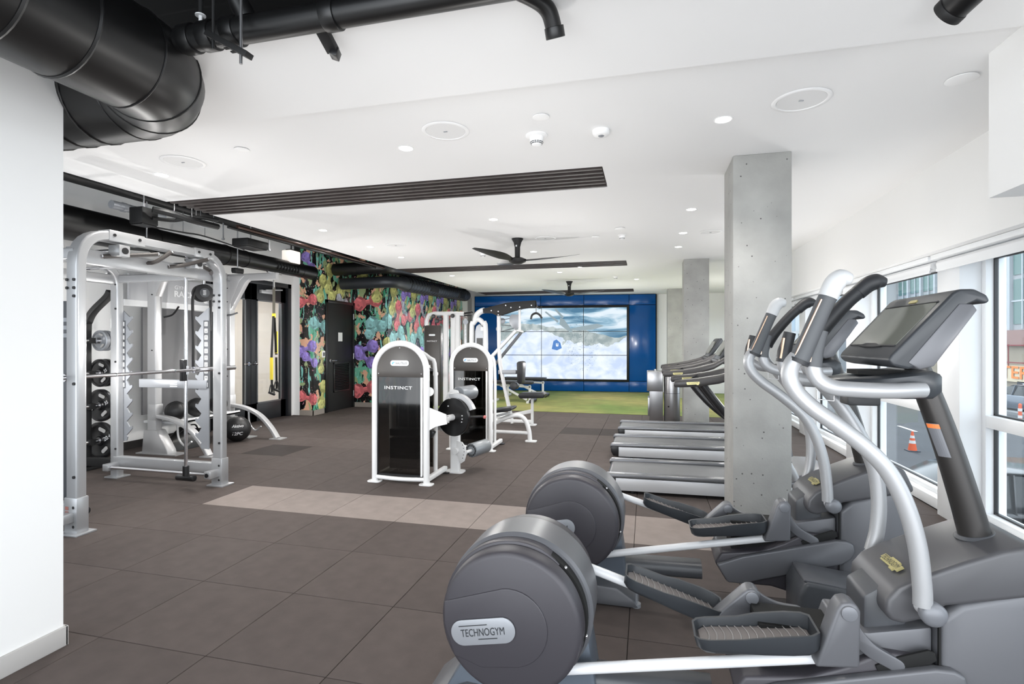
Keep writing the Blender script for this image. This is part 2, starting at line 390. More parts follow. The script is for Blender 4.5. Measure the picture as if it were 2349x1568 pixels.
t = thing('ceiling_pipe', (-.8, 1.84, 2.70), 'long black pipe running along the near edge of the white ceiling', 'pipe')
MB().cyl((-1.93,1.84,2.69), (.9,1.84,2.69), .052, 24).build('pipe_tube', M_duct, t)
for x in (-1.88, -1.78, -1.66, -1.2, -.35):
    MB().cyl((x-.03,1.84,2.69), (x+.03,1.84,2.69), .060, 24).build('coupling', M_duct, t, bevel=.003)
MB().tube([(-1.6,1.84,2.74), (-1.62,1.80,2.85), (-1.5,1.75,3.0), (-1.5,1.75,3.29)], .04, 16).build('riser', M_duct, t)
t = thing('pipe_elbow', (-.42, 1.95, 2.64), 'short black elbow pipe hanging below the ceiling pipe, top centre', 'pipe')
MB().tube([(-.55,1.88,2.74), (-.43,1.95,2.71), (-.37,2.0,2.68), (-.35,2.05,2.62)], .032, 16).build('elbow_tube', M_duct, t)
MB().cyl((-.352,2.04,2.635), (-.348,2.06,2.60), .038, 20).build('collar', M_duct, t, bevel=.002)
a = atZ(735, 62, 2.69); b = atY(765, 118, 2.0)
t = thing('pipe_stub', tuple(b), 'short flat black bracket hanging from the ceiling pipe', 'bracket')
MB().beam(a, b, .05, .03).build('arm', M_black, t, bevel=.003)
MB().beam(b+V(-.01,0,-.002), b+V(.02,.01,-.012), .055, .036).build('end_cap', M_blackp, t, bevel=.003)
a = atY(478, 78, 1.75); b = atY(572, 128, 1.75)
t = thing('strut_hanger', tuple((a+b)/2), 'black slotted strut bracket hung on threaded rods beside the big duct', 'bracket')
MB().beam(a, b, .04, .022).build('strut', M_black, t, bevel=.002)
for f in (.12, .8):
    p = a.lerp(b, f); MB().cyl(p+V(0,0,-.05), V(p.x,p.y,3.29), .006, 8).build('threaded_rod', M_steel if f > .5 else M_black, t)
for f in (.3, .5, .66):
    p = a.lerp(b, f); MB().obox(p+V(0,0,-.013), .018, .006, .002).build('slot', M_hole, t)
p = atY(460, 42, 1.95)
t = thing('fire_sprinkler', tuple(p), 'small white sprinkler head against the black ceiling', 'sprinkler')
MB().cyl(p+V(0,0,.01), p+V(0,0,.015), .022, 20).build('deflector', M_whitem, t); MB().cyl(p+V(0,0,-.02), p+V(0,0,.01), .008, 12).build('stem', M_whitem, t)
MB().cyl(p+V(0,0,.015), V(p.x,p.y,3.29), .010, 12).build('drop_pipe', M_black, t)
p = atZ(2200, 12, 2.6)
t = thing('spotlight', (p.x,p.y,2.70), 'black cylindrical spotlight on the ceiling at upper right', 'spotlight')
MB().cyl((p.x+.06,p.y-.12,2.655), (p.x-.01,p.y+.02,2.60), .05, 32).build('housing', M_duct, t, bevel=.004)
MB().cyl((p.x-.008,p.y+.016,2.603), (p.x-.02,p.y+.04,2.592), .054, 32).build('front_ring', M_black, t, bevel=.003)
MB().cyl((p.x+.05,p.y-.1,2.66), (p.x+.05,p.y-.1,2.70), .012, 12).build('mount', M_black, t)

# left service zone: duct along the wall, pipes, cables
XD = -6.0; ZD = 2.68
t = thing('wall_duct', (XD, 5, ZD), 'long black round duct above the weight rack on the left', 'duct')
prof = [(1.6,.19),(4.9,.185),(5.3,.15),(6.5,.145),(6.8,.125),(8.58,.12)]
MB().lathe((XD,0,ZD), (0,1,0), prof, 28).build('duct_tube', M_duct, t, smooth=50)
for y, r in ((3.3,.19),(4.1,.19),(5.32,.152),(6.45,.148),(6.85,.127),(8.2,.122),(8.56,.123)):
    MB().cyl((XD,y-.012,ZD), (XD,y+.012,ZD), r+.004, 28).build('seam', M_duct, t)
for y0, y1, r in ((4.55,5.2,.165), (7.45,8.05,.124)):
    g = MB()
    for k in range(8):
        yy_ = y0+(y1-y0)*(k+.5)/8; g.obox((XD+r*.80, yy_, ZD-.03), .03, .008, .05)
    g.build('grille_fin', M_black, t)
def runpipe(name, pts, r, m, label, cat, smooth=False):
    t = thing(name, pts[0], label, cat); MB().tube(pts, r, 10, smooth=smooth).build('run', m, t); 
    for k in range(1, len(pts)-1): MB().sphere(pts[k], r*1.3, 10).build('joint', m, t)
    return t
runpipe('sprinkler_pipe', [(-5.55,2.6,3.05), (-5.55,8.7,3.05)], .035, M_black, 'black sprinkler pipe running high along the open ceiling on the left', 'pipe')
runpipe('conduit', [(-5.0,5.6,2.86), (-5.0,9.8,2.86)], .022, mat('copper_dark', (70,52,46), .35, metal=.6), 'dark copper conduit just above the white ceiling edge on the left', 'pipe')
runpipe('conduit', [(-5.14,5.6,2.86), (-5.14,9.9,2.86)], .018, M_black, 'thin black conduit beside the copper one on the left', 'pipe')
a = atX(255, 468, -5.6)
t = thing('drain_pipe', tuple(a), 'short grey pipe stub hung above the wall duct on the left', 'pipe')
MB().cyl(a, a+V(.02,.62,.0), .045, 20).build('stub', M_silverp, t); MB().cyl(a+V(0,.12,0), a+V(0,.16,0), .052, 20).build('coupling', M_silverp, t)
for dy in (.42,): MB().cyl(a+V(0,dy,-.28), V(a.x,a.y+dy,3.29), .008, 8).build('hanger_rod', M_steel, t)
# junction boxes and cable trays
for px, py, X, sx, sy, sz, lab in ((330,497,-5.4,.18,.10,.18,'black junction box on the wall duct behind the rack, nearest the camera'), (575,560,-5.2,.25,.20,.10,'black equipment box above the white ceiling edge, over the rack'), (545,620,-5.6,.08,.08,.06,'small black cable clamp box on the wall duct')):
    p = atX(px, py, X); t = thing('junction_box', tuple(p), lab, 'box')
    MB().obox(p, sx/2, sy, sz/2).build('body', M_black, t, bevel=.01); MB().obox(p+V(0,0,-sz/2-.006), sx/2*.9, sy*.9, .006).build('lid', M_blackp, t, bevel=.003)
    MB().cyl(p+V(0,0,sz/2), V(p.x,p.y,3.29), .008, 8).build('hanger_rod', M_steel, t)
for k, (pts, r, lab) in enumerate((
   ([atX(350,480,-5.2), atX(400,492,-5.1), atX(440,505,-5.0), atX(500,520,-4.95)], .035, 'thick black cable bundle sagging over the rack'),
   ([atX(350,500,-5.3), atX(400,505,-5.2), atX(450,498,-5.0), atX(500,505,-4.9)], .022, 'black cable sagging just under the ceiling edge'),
   ([atX(350,520,-5.7), atX(420,533,-5.7), atX(470,542,-5.7), atX(560,572,-5.7)], .010, 'thin dark cable drooping in front of the white wall on the left'),
   ([atX(430,500,-5.3), atX(460,518,-5.3), atX(490,522,-5.3), atX(505,520,-5.3)], .008, 'thin grey cable looping beside the cable bundle'))):
    t = thing('cable', tuple(pts[0]), lab, 'cable'); MB().tube(pts, r, 8).build('sheath', M_black if k < 3 else M_silverp, t)
    for q in pts[1:3]: MB().cyl(q, V(q.x,q.y,3.29), .004, 6).build('cable_hanger', M_steel, t)
for px, py in ((512,570),(618,590)):
    p = atX(px, py, -5.6); t = thing('threaded_rod', (p.x,p.y,p.z), 'vertical steel hanger rod above the wall duct, %s' % ('left of the two' if px < 600 else 'nearer the glass doors'), 'rod')
    MB().cyl((p.x,p.y,2.8), (p.x,p.y,3.29), .009, 8).build('rod', M_steel, t); MB().cyl((p.x,p.y,2.8), (p.x,p.y,2.82), .02, 8).build('nut', M_steel, t)
# lit white exit lamp box beside the mural
p = atX(668, 590, -6.0)
t = thing('wall_lamp_box', tuple(p), 'white glowing light fitting high up beside the mural', 'lamp')
MB().obox(p, .09, .14, .11).build('shade', mat('lamp_white', (255,246,236), .6, emit=.55), t, bevel=.02)
MB().obox(p+V(0,0,.12), .05, .08, .012).build('mount', M_black, t)
MB().cyl(p+V(0,0,.12), V(p.x,p.y,3.29), .012, 8).build('stem', M_black, t)
# twin ducts along the mural
XM = -4.95
t = thing('mural_duct', (XM, 11, 2.68), 'black spiral duct running along the top of the mural to the blue wall', 'duct')
s0 = atY(775, 630, 9.75)
_p = fillet([(-6.1,9.72,2.60), (XM,9.72,2.62), (XM,10.3,2.63), (XM,10.5,2.635), (XM,14.1,2.71)], .3)
MB().sweep(_p, circ(1, 28), radii=[.118 if q.y < 10.15 else .155 for q in _p]).build('duct_tube', mat('dark_grey_duct', (58,61,66), .38, metal=.4), t, smooth=50)
mb = MB()
for k in range(26): 
    y = 10.2+k*.15; P = [V(XM+.158*math.cos(2*math.pi*a/16), y+.08*a/16, 2.62+.09*(y-9.72)/4.38+.158*math.sin(2*math.pi*a/16)) for a in range(17)]; mb.sweep(P, circ(.006, 5))
mb.build('spiral_rib', M_duct, t)
for y0, y1 in ((11.3,11.75), (13.2,13.6)):
    MB().box((XM+.06,y0,2.57), (XM+.165,y1,2.72)).build('register', M_black, t, bevel=.01)
MB().cyl((XM,10.3,2.63), (XM,10.34,2.63), .16, 28).build('seam', M_duct, t)
t = thing('upper_mural_duct', (-5.3, 9.6, 2.95), 'black duct tucked above the spiral duct at the mural corner', 'duct')
MB().sweep(fillet([(-6.1,9.45,2.86), (-4.98,9.45,2.88), (-4.98,12.2,3.0)], .3), circ(.122, 28)).build('duct_tube', M_duct, t, smooth=50)
MB().cyl((-5.6,9.45,2.866), (-5.55,9.45,2.868), .128, 28).build('seam', M_duct, t)

# ------------------------------------------------------------------ ceiling fixtures
ZC = 2.744
M_lens = mat('led_lens', (255,252,246), .5, emit=9)
M_trim = mat('fixture_white', (243,243,243), .45)
DL = [(371,401,'nearest the left ceiling edge'),(931,340,'left of the round speaker, near centre'),(1659,274,'above the nearest concrete column'),(741,528,'left of the fan, second row from the left edge'),(1132,503,'directly in front of the nearer fan'),(1586,480,'left of the nearest concrete column'),
      (849,566,'above the black door'),(920,590,'left of the nearer fan blade, far row'),(1224,577,'just behind the nearer fan'),(1567,534,'above the second concrete column'),(1556,566,'between the second and third concrete columns'),(1284,624,'in front of the far fan'),(1037,632,'above the cable tower'),(1460,640,'right of the far fan'),(1330,612,'behind the middle grille')]
for k, (px, py, where) in enumerate(DL):
    p = atZ(px, py, ZC)
    t = thing('recessed_downlight', tuple(p), 'round white recessed downlight '+where, 'downlight', 'recessed ceiling downlights')
    MB().lathe((p.x,p.y,ZC+.002), (0,0,-1), [(0,.052),(.004,.056),(.006,.054),(.004,.046),(0,.046)], 28).build('trim_ring', M_trim, t)
    MB().cyl((p.x,p.y,ZC+.001), (p.x,p.y,ZC-.002), .047, 28).build('lens', M_lens, t)
    l = bpy.data.lights.new('downlight_lamp', 'SPOT'); l.energy = 36; l.spot_size = math.radians(125); l.spot_blend = .6; l.shadow_soft_size = .04; l.color = (1,.96,.91)
    lo = bpy.data.objects.new('lamp', l); COL.objects.link(lo); lo.parent = t; lo.location = (0,0,-.02)
for px, py, r, where in ((1022,300,.15,'near centre, right of a downlight'),(1838,229,.15,'upper right, above the nearest column'),(420,371,.15,'far left'),(908,562,.14,'above the mural door'),(1251,546,.14,'just behind the near fan'),(1630,532,.14,'beside the second concrete column')):
    p = atZ(px, py, ZC); t = thing('ceiling_speaker', tuple(p), 'round white flush ceiling speaker '+where, 'speaker', 'round flush ceiling speakers')
    MB().lathe((p.x,p.y,ZC+.002), (0,0,-1), [(0,r-.01),(.004,r),(.009,r-.005),(.009,r-.022),(.004,r-.026)], 40).build('rim', M_trim, t, smooth=50)
    MB().cyl((p.x,p.y,ZC+.002), (p.x,p.y,ZC-.004), r-.026, 40).build('grille', mat('speaker_grille', (232,232,232), .6, bump=.4, bscale=900), t)
    MB().obox((p.x,p.y,ZC-.006), .012, .004, .002).build('badge', M_silverp, t)
for px, py, r, where in ((555,342,.05,'near the upper left, right of the big speaker'),(1241,267,.05,'above the smoke detector'),(2206,180,.07,'at upper right near the window bulkhead'),(1422,523,.06,'in front of the nearer fan on the right'),(1366,542,.05,'between the nearer fan and the second column')):
    p = atZ(px, py, ZC); t = thing('sprinkler_cover', tuple(p), 'small flat white sprinkler cover '+where, 'cover', 'flat white sprinkler covers')
    MB().cyl((p.x,p.y,ZC-.003), (p.x,p.y,ZC-.007), r, 32).build('disc', M_trim, t, bevel=.001); MB().cyl((p.x,p.y,ZC+.001), (p.x,p.y,ZC-.003), r-.012, 24).build('gap_ring', M_silverp, t)
for px, py, where, sc in ((1231,310,'largest, in front of the first grille',1),(1108,580,'beside the left blade of the nearer fan',.9),(1412,633,'right of the far fan',.9),(1427,539,'right of the nearer fan',.8)):
    p = atZ(px, py, ZC); t = thing('smoke_detector', tuple(p), 'white domed smoke detector, '+where, 'smoke detector', 'white ceiling smoke detectors')
    MB().lathe((p.x,p.y,ZC+.001), (0,0,-1), [(0,.07*sc),(.006*sc,.072*sc),(.016*sc,.055*sc)], 32).build('base', M_trim, t)
    MB().lathe((p.x,p.y,ZC-.014*sc), (0,0,-1), [(0,.048*sc),(.03*sc,.043*sc),(.05*sc,.030*sc),(.054*sc,.02*sc)], 32).build('dome', M_trim, t)
    mb = MB()
    for a in range(16):
        for z in (.034,.042):
            c, s_ = math.cos(a*math.pi/8), math.sin(a*math.pi/8); rr = (.0425-(z-.03)*.62)*sc
            mb.obox((p.x+c*rr, p.y+s_*rr, ZC-.014*sc-z*sc), .002*sc, .006*sc, .0022*sc, Matrix.Rotation(a*math.pi/8, 3, 'Z'))
    mb.build('vent_slots', M_dgrey, t)
p = atZ(1379, 299, ZC); t = thing('motion_sensor', tuple(p), 'white round motion sensor on the ceiling right of the smoke detector', 'sensor')
MB().lathe((p.x,p.y,ZC+.001), (0,0,-1), [(0,.055),(.02,.055),(.034,.045),(.036,.02)], 32).build('body', M_trim, t, smooth=60)
MB().lathe((p.x,p.y,ZC-.034), (0,0,-1), [(0,.02),(.006,.014),(.008,.002)], 24).build('eye', M_silverp, t)

# ------------------------------------------------------------------ fans
def fan(px, py, span, rz, label, m_bl):
    p = atZ(px, py, ZC); t = thing('ceiling_fan', (p.x,p.y,ZC), label, 'ceiling fan', 'three-blade ceiling fans')
    MB().lathe((p.x,p.y,ZC), (0,0,-1), [(0,.075),(.01,.075),(.05,.05),(.11,.036),(.26,.034)], 28).build('down_rod', M_black, t, smooth=60)
    MB().lathe((p.x,p.y,ZC-.24), (0,0,-1), [(0,.036),(.01,.07),(.03,.115),(.06,.11),(.085,.06),(.09,.02)], 32).build('hub', M_black, t, smooth=60)
    MB().obox((p.x-.005,p.y-.045,ZC-.10), .008, .003, .011).build('badge', M_whitem, t, bevel=.002)
    for k in range(3):
        a = math.radians(rz+120*k); R = Matrix.Rotation(a, 3, 'Z'); rings = []
        for i in range(11):
            f = i/10; r = .08+f*(span-.08); wd = [.07,.085,.12,.15,.16,.16,.15,.135,.115,.09,.05][i]; tw = math.radians(22-14*f); sweepb = .06*math.sin(f*2.4); up = .05*f*f
            ring = []
            for c, th in ((-.5,0),(-.25,.5),(.1,.5),(.5,0),(.1,-.5),(-.25,-.5)):
                y = c*wd+sweepb; z = th*.014*(1.2-f)
                y2 = (y)*math.cos(tw)-z*math.sin(tw); z2 = (y)*math.sin(tw)+z*math.cos(tw)
                ring.append(V(p.x,p.y,ZC-.285+up)+R@V(r, y2, z2))
            rings.append(ring)
        MB().loft(rings).build('blade', m_bl, t, smooth=70)
fan(1187, 547, .80, 0, 'black three-blade ceiling fan with a down rod, nearer of the two', mat('fan_black', (18,19,20), .35))
fan(1306, 645, .78, -12, 'black ceiling fan with bluish blades in front of the blue wall, farther of the two', mat('fan_grey', (52,62,74), .35))
fan2 = None
# ------------------------------------------------------------------ mural
def splash_mat():
    m = bpy.data.materials.new('mural_splash'); m.use_nodes = True; n = m.node_tree.nodes; l = m.node_tree.links; b = n['Principled BSDF']
    b.inputs['Roughness'].default_value = .28; b.inputs['Specular IOR Level'].default_value = .6
    at = n.new('ShaderNodeUVMap'); last = None
    cols = [((12,12,13), None, None), ((112,190,160),(5.0,2.0),.565), ((70,160,120),(8,2.8),.625), ((140,214,206),(10,2.2),.61), ((236,184,152),(4.0,3.4),.585), ((160,178,130),(6,3.4),.61), ((214,150,170),(26,22),.66), ((235,230,220),(40,14),.69)]
    rgb = n.new('ShaderNodeRGB'); rgb.outputs[0].default_value = (*lin(cols[0][0]), 1); last = rgb.outputs[0]
    for k, (c, sc, th) in enumerate(cols[1:]):
        mp = n.new('ShaderNodeMapping'); mp.inputs['Scale'].default_value = (sc[0], sc[1], 1); mp.inputs['Location'].default_value = (k*3.7, k*1.9, 0)
        l.new(at.outputs[0], mp.inputs[0]); t = n.new('ShaderNodeTexNoise'); t.inputs['Scale'].default_value = 1; t.inputs['Detail'].default_value = 3; t.inputs['Distortion'].default_value = .6
        l.new(mp.outputs[0], t.inputs['Vector'])
        g = n.new('ShaderNodeMath'); g.operation = 'GREATER_THAN'; g.inputs[1].default_value = th; l.new(t.outputs['Fac'], g.inputs[0])
        mx = n.new('ShaderNodeMix'); mx.data_type = 'RGBA'; mx.inputs[7].default_value = (*lin(c), 1)
        l.new(g.outputs[0], mx.inputs[0]); l.new(last, mx.inputs[6]); last = mx.outputs[2]
    l.new(last, b.inputs['Base Color']); return m
def paint_mat():
    m = bpy.data.materials.new('mural_paint'); m.use_nodes = True; n = m.node_tree.nodes; l = m.node_tree.links; b = n['Principled BSDF']
    b.inputs['Roughness'].default_value = .28; at = n.new('ShaderNodeVertexColor'); at.layer_name = 'Col'
    l.new(at.outputs['Color'], b.inputs['Base Color']); return m
M_splash = splash_mat(); M_paint = paint_mat()
FAC = [  # s0, s1, point at s0, direction, normal, z0, z1 pieces
 (0, .29, (-6.47,8.848), (1,0), (0,-1)), (.29, 1.74, (PX+.002,8.85), (0,1), (1,0)),
 (1.74, 2.55, (PX,10.298), (1,0), (0,-1)), (2.55, 7.25, (-5.368,10.3), (0,1), (1,0))]
def smap(s, z, k, off):
    s0, s1, p, d, nn = FAC[k]; return V(p[0]+d[0]*(s-s0)+nn[0]*off, p[1]+d[1]*(s-s0)+nn[1]*off, z)
def s_of(px, py, k):
    s0, s1, p, d, nn = FAC[k]; q = atY(px, py, p[1]) if d[0] else atX(px, py, p[0])
    return (s0+(q.x-p[0] if d[0] else q.y-p[1]), q.z)
def clip(poly, lo, hi, ax=0):
    for lim, sg in ((lo, 1), (hi, -1)):
        out = []
        for i in range(len(poly)):
            a, b = poly[i], poly[(i+1) % len(poly)]; ia = (a[ax]-lim)*sg >= 0; ib = (b[ax]-lim)*sg >= 0
            if ia: out.append(a)
            if ia != ib: t = (lim-a[ax])/(b[ax]-a[ax]); out.append(tuple(a[j]+(b[j]-a[j])*t for j in (0,1)))
        poly = out
        if len(poly) < 3: return []
    return poly
def dumbbell(s, z, ang, size, rgb, seed=0):
    """list of (polygon in wall coordinates, colour): painted hexagonal dumbbell, facets as flat brush tones"""
    R = random.Random(seed); out = []; ca, sa = math.cos(ang), math.sin(ang)
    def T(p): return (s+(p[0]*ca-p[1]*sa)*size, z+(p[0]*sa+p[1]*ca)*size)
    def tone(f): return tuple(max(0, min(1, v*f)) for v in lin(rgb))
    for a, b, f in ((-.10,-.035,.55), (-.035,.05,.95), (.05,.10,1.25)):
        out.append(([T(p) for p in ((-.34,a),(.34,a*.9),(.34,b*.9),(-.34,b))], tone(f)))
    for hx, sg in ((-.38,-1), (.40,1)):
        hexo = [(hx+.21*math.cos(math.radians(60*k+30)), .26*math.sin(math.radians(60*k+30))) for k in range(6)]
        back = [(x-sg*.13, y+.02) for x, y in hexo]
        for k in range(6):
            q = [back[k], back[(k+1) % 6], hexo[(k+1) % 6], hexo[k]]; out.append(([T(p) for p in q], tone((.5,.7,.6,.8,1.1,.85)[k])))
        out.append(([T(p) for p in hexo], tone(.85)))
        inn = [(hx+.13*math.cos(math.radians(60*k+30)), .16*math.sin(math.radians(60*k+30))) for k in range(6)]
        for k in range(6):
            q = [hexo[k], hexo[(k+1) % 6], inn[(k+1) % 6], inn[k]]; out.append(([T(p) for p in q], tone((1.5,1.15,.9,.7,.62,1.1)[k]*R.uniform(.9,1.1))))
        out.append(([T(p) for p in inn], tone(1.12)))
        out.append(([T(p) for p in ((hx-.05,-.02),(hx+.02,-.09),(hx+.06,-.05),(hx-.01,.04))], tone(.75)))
    return out
RED, TEAL, PUR, OLI, GREY = (226,120,124), (150,204,204), (156,136,216), (200,200,128), (176,178,188)
DB = []
def D(px, py, k, ang, size, rgb):
    s, z = s_of(px, py, k); DB.append((s, z, math.radians(ang), size, rgb))
for a in ((704,690,0,10,.42,RED),(733,745,1,-12,.5,TEAL),(703,800,0,20,.44,PUR),(712,825,0,-30,.36,PUR),(738,662,1,75,.5,OLI),(740,905,1,78,.5,OLI),(738,830,1,80,.4,OLI),(705,912,0,-12,.42,RED),(708,602,0,-60,.4,PUR),
          (755,640,1,80,.55,OLI),(770,672,1,30,.5,OLI),(790,665,1,30,.48,OLI),(785,690,1,-20,.4,GREY)): D(*a)
for a in ((843,693,2,12,.6,RED),(866,664,2,85,.5,OLI),(872,740,2,8,.62,TEAL),(862,757,2,28,.5,TEAL),(838,800,2,18,.55,PUR),(838,822,2,-32,.5,PUR),(885,800,2,70,.45,OLI),(838,893,2,12,.6,RED),(880,870,2,80,.4,TEAL),(820,640,2,40,.5,OLI)): D(*a)
for k in range(5):
    s0 = 2.72+k*1.02
    for ds, z, an, sz, c in ((.05,2.32,80,.5,OLI),(.36,2.30,35,.5,OLI),(.5,2.12,-60,.38,GREY),(.25,1.98,80,.5,RED),(.62,1.95,15,.42,RED),(.2,1.55,20,.5,TEAL),(.6,1.35,-25,.46,TEAL),(.3,1.05,25,.5,PUR),(.6,.82,60,.42,PUR),(.1,.6,75,.4,OLI),(.45,.42,10,.5,RED),(.6,2.5,20,.4,PUR)):
        DB.append((s0+ds*1.2, z, math.radians(an), sz*1.22, c))
def mural(k, rects, name, parent_loc, label):
    mb = MB(); uvs = []
    for s0, s1, z0, z1 in rects:
        mb.add([smap(s0,z0,k,.001), smap(s1,z0,k,.001), smap(s1,z1,k,.001), smap(s0,z1,k,.001)], [(0,1,2,3)]); uvs += [(s0,z0),(s1,z0),(s1,z1),(s0,z1)]
    o = mb.build(name, M_splash, None, smooth=0); uv = o.data.uv_layers.new(name='UVMap')
    for p in o.data.polygons:
        for li in p.loop_indices:
            co = o.data.vertices[o.data.loops[li].vertex_index].co
            for i, q in enumerate(mb.v):
                if (Vector(q)-co).length < 1e-5: uv.data[li].uv = uvs[i]
    g = MB(); colors = []; lay = 0
    for i, (s, z, an, sz, c) in enumerate(DB):
        if s < rects[0][0]-.6 or s > max(r[1] for r in rects)+.6: continue
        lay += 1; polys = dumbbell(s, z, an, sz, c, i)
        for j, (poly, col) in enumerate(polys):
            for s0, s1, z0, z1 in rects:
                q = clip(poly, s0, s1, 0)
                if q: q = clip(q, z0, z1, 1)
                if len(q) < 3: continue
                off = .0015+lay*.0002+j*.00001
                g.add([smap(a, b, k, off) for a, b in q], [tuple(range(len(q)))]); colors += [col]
    if g.f:
        me = bpy.data.meshes.new('painted_dumbbells'); me.from_pydata([tuple(v) for v in g.v], [], g.f); me.materials.append(M_paint)
        ca = me.color_attributes.new('Col', 'FLOAT_COLOR', 'CORNER')
        for p, col in zip(me.polygons, colors):
            for li in p.loop_indices: ca.data[li].color = (*col, 1)
        q = bpy.data.objects.new('painted_dumbbells', me); COL.objects.link(q); q.parent = o; q['kind'] = 'stuff'
    return o
mural_walls = []
W1 = bpy.data.objects['wall_mural_pier']; W2 = bpy.data.objects['wall_mural']
for k, rects, nm, par in ((0, [(0,.29,.1,3.2)], 'mural_print', W1), (1, [(.29,.70,.1,3.2),(.70,1.74,2.24,3.2)], 'mural_print', W1), (2, [(1.74,2.55,.1,3.2)], 'mural_print', W2), (3, [(2.55,7.25,.1,3.2)], 'mural_print', W2)):
    o = mural(k, rects, nm, None, ''); o.parent = par; o['kind'] = 'stuff'
    if k == 3:
        for q in [o]+list(o.children):
            m_ = q.data.materials[0].copy(); q.data.materials[0] = m_; b_ = m_.node_tree.nodes['Principled BSDF']; b_.inputs['Coat Weight'].default_value = .8; b_.inputs['Coat Roughness'].default_value = .08
struct(MB().box((-6.6,8.834,0), (-6.47,8.85,3.0)).build('trim_10', M_white))

# black door in the mural wall
d = struct(MB().box((PX-.06,9.30,.01), (PX+.012,10.23,2.19)).build('door_1', M_black, bevel=.003))
mb = MB()
for a, b in (((PX-.05,9.235,0),(PX+.03,9.30,2.25)), ((PX-.05,10.23,0),(PX+.03,10.285,2.25)), ((PX-.05,9.235,2.19),(PX+.03,10.285,2.25))): mb.box(a, b)
mb.build('door_frame', M_blackp, d, bevel=.003)
g = MB()
for k in range(16):
    z = .42+k*.034; g.obox((PX+.02,9.80,z), .012, .27, .004, Matrix.Rotation(math.radians(35), 3, 'Y'))
g.build('louvre', M_blackp, d)
mb = MB()
for a, b in (((PX+.012,9.50,.38),(PX+.03,9.53,.99)), ((PX+.012,10.07,.38),(PX+.03,10.10,.99)), ((PX+.012,9.50,.96),(PX+.03,10.10,.99)), ((PX+.012,9.50,.38),(PX+.03,10.10,.41))): mb.box(a, b)
mb.build('louvre_frame', M_blackp, d, bevel=.002)
mb = MB().cyl((PX+.01,9.38,1.03), (PX+.03,9.38,1.03), .034, 20).cyl((PX+.03,9.38,1.03), (PX+.07,9.38,1.03), .012, 12).tube([(PX+.07,9.375,1.03),(PX+.075,9.44,1.03),(PX+.07,9.53,1.028)], .012, 10)
mb.build('door_handle', M_chrome, d)
for z in (.3, 1.1, 1.95): MB().cyl((PX+.03,10.24,z-.06), (PX+.03,10.24,z+.06), .012, 10).build('hinge', M_steel, d)
MB().box((PX+.012,9.68,1.42), (PX+.016,9.83,1.60)).build('door_sign', mat('paper_white', (236,236,234), .6), d)
t = thing('thermostat', (PX+.01,9.16,1.16), 'small white square thermostat on the mural beside the black door', 'thermostat')
MB().box((PX+.003,9.12,1.10), (PX+.022,9.215,1.23)).build('case', M_trim, t, bevel=.004); MB().box((PX+.022,9.14,1.13), (PX+.024,9.195,1.20)).build('display', M_dgrey, t)

# glazed double doors
M_dgl = mat('door_black', (34,36,40), .4)
M_room = mat('beige_wall', (214,204,194), .7)
mb = MB()
for a, b in (((XW-.12,6.74,0),(XW+.01,6.84,2.5)), ((XW-.12,8.66,0),(XW+.01,8.76,2.5)), ((XW-.12,6.74,2.42),(XW+.01,8.76,2.5))): mb.box(a, b)
struct(mb.build('door_frame_glass', M_dgl, bevel=.003))
for k, (y0, y1) in enumerate(((6.84,7.745), (7.755,8.66))):
    mb = MB(); x0, x1 = XW-.09, XW-.04
    for a, b in (((x0,y0,.01),(x1,y0+.14,2.42)), ((x0,y1-.14,.01),(x1,y1,2.42)), ((x0,y0,.01),(x1,y1,.33)), ((x0,y0,2.14),(x1,y1,2.42))): mb.box(a, b)
    d = struct(mb.build('door_%d' % (k+2), M_dgl, bevel=.002))
    MB().box((XW-.068,y0+.14,.33), (XW-.062,y1-.14,2.14)).build('glass', M_glass, d, smooth=0)
    mb = MB()
    for a, b in (((x1,y0+.13,.32),(x1+.015,y0+.15,2.15)), ((x1,y1-.15,.32),(x1+.015,y1-.13,2.15)), ((x1,y0+.13,.32),(x1+.015,y1-.13,.345)), ((x1,y0+.13,2.125),(x1+.015,y1-.13,2.15))): mb.box(a, b)
    mb.build('glazing_bead', mat('bead_silver', (120,122,125), .35, metal=.6), d)
    yh = y1-.07 if k == 0 else y0+.07; sg = -1 if k == 0 else 1
    if k == 0: MB().cyl((x1,yh,1.03), (x1+.025,yh,1.03), .03, 18).cyl((x1+.02,yh,1.03), (x1+.06,yh,1.03), .011, 10).tube([(x1+.06,yh,1.03),(x1+.062,yh+.06*sg,1.03),(x1+.058,yh+.13*sg,1.03)], .011, 10).build('door_handle', M_chrome, d)
    else: MB().cyl((x1,yh,1.03), (x1+.03,yh,1.03), .032, 18).sphere((x1+.05,yh,1.03), .03, 14).build('door_handle', M_chrome, d)
    if k: MB().box((x1,y0+.2,2.27), (x1+.05,y0+.5,2.33)).beam((x1+.05,y0+.3,2.33), (x1+.12,y0+.65,2.36), .03, .02).build('door_closer', M_silver, d, bevel=.003)
# room behind the doors
struct(MB().box((-9.2,6.0,0), (-9.1,9.6,2.7)).box((-9.2,9.3,0), (-6.82,9.4,2.7)).box((-9.2,5.9,0), (-6.82,6.0,2.7)).box((-9.2,5.9,2.6), (-6.82,9.4,2.7)).build('wall_far_room', M_room, smooth=0))
struct(MB().box((-9.2,5.9,-.1), (-6.82,9.4,-.001)).build('floor_far_room', M_base))
g = thing('wall_grille', (-9.09,8.6,.9), 'slatted white return-air grille seen through the glazed door', 'grille')
for k in range(10): MB().obox((-9.07,8.7,.30+k*.05), .012, .5, .012).build('slat', M_silverp, g)
l = bpy.data.lights.new('far_room_light', 'AREA'); l.energy = 60; l.size = 1.2; lo = bpy.data.objects.new('far_room_light', l); COL.objects.link(lo); lo.location = (-8, 7.6, 2.55)

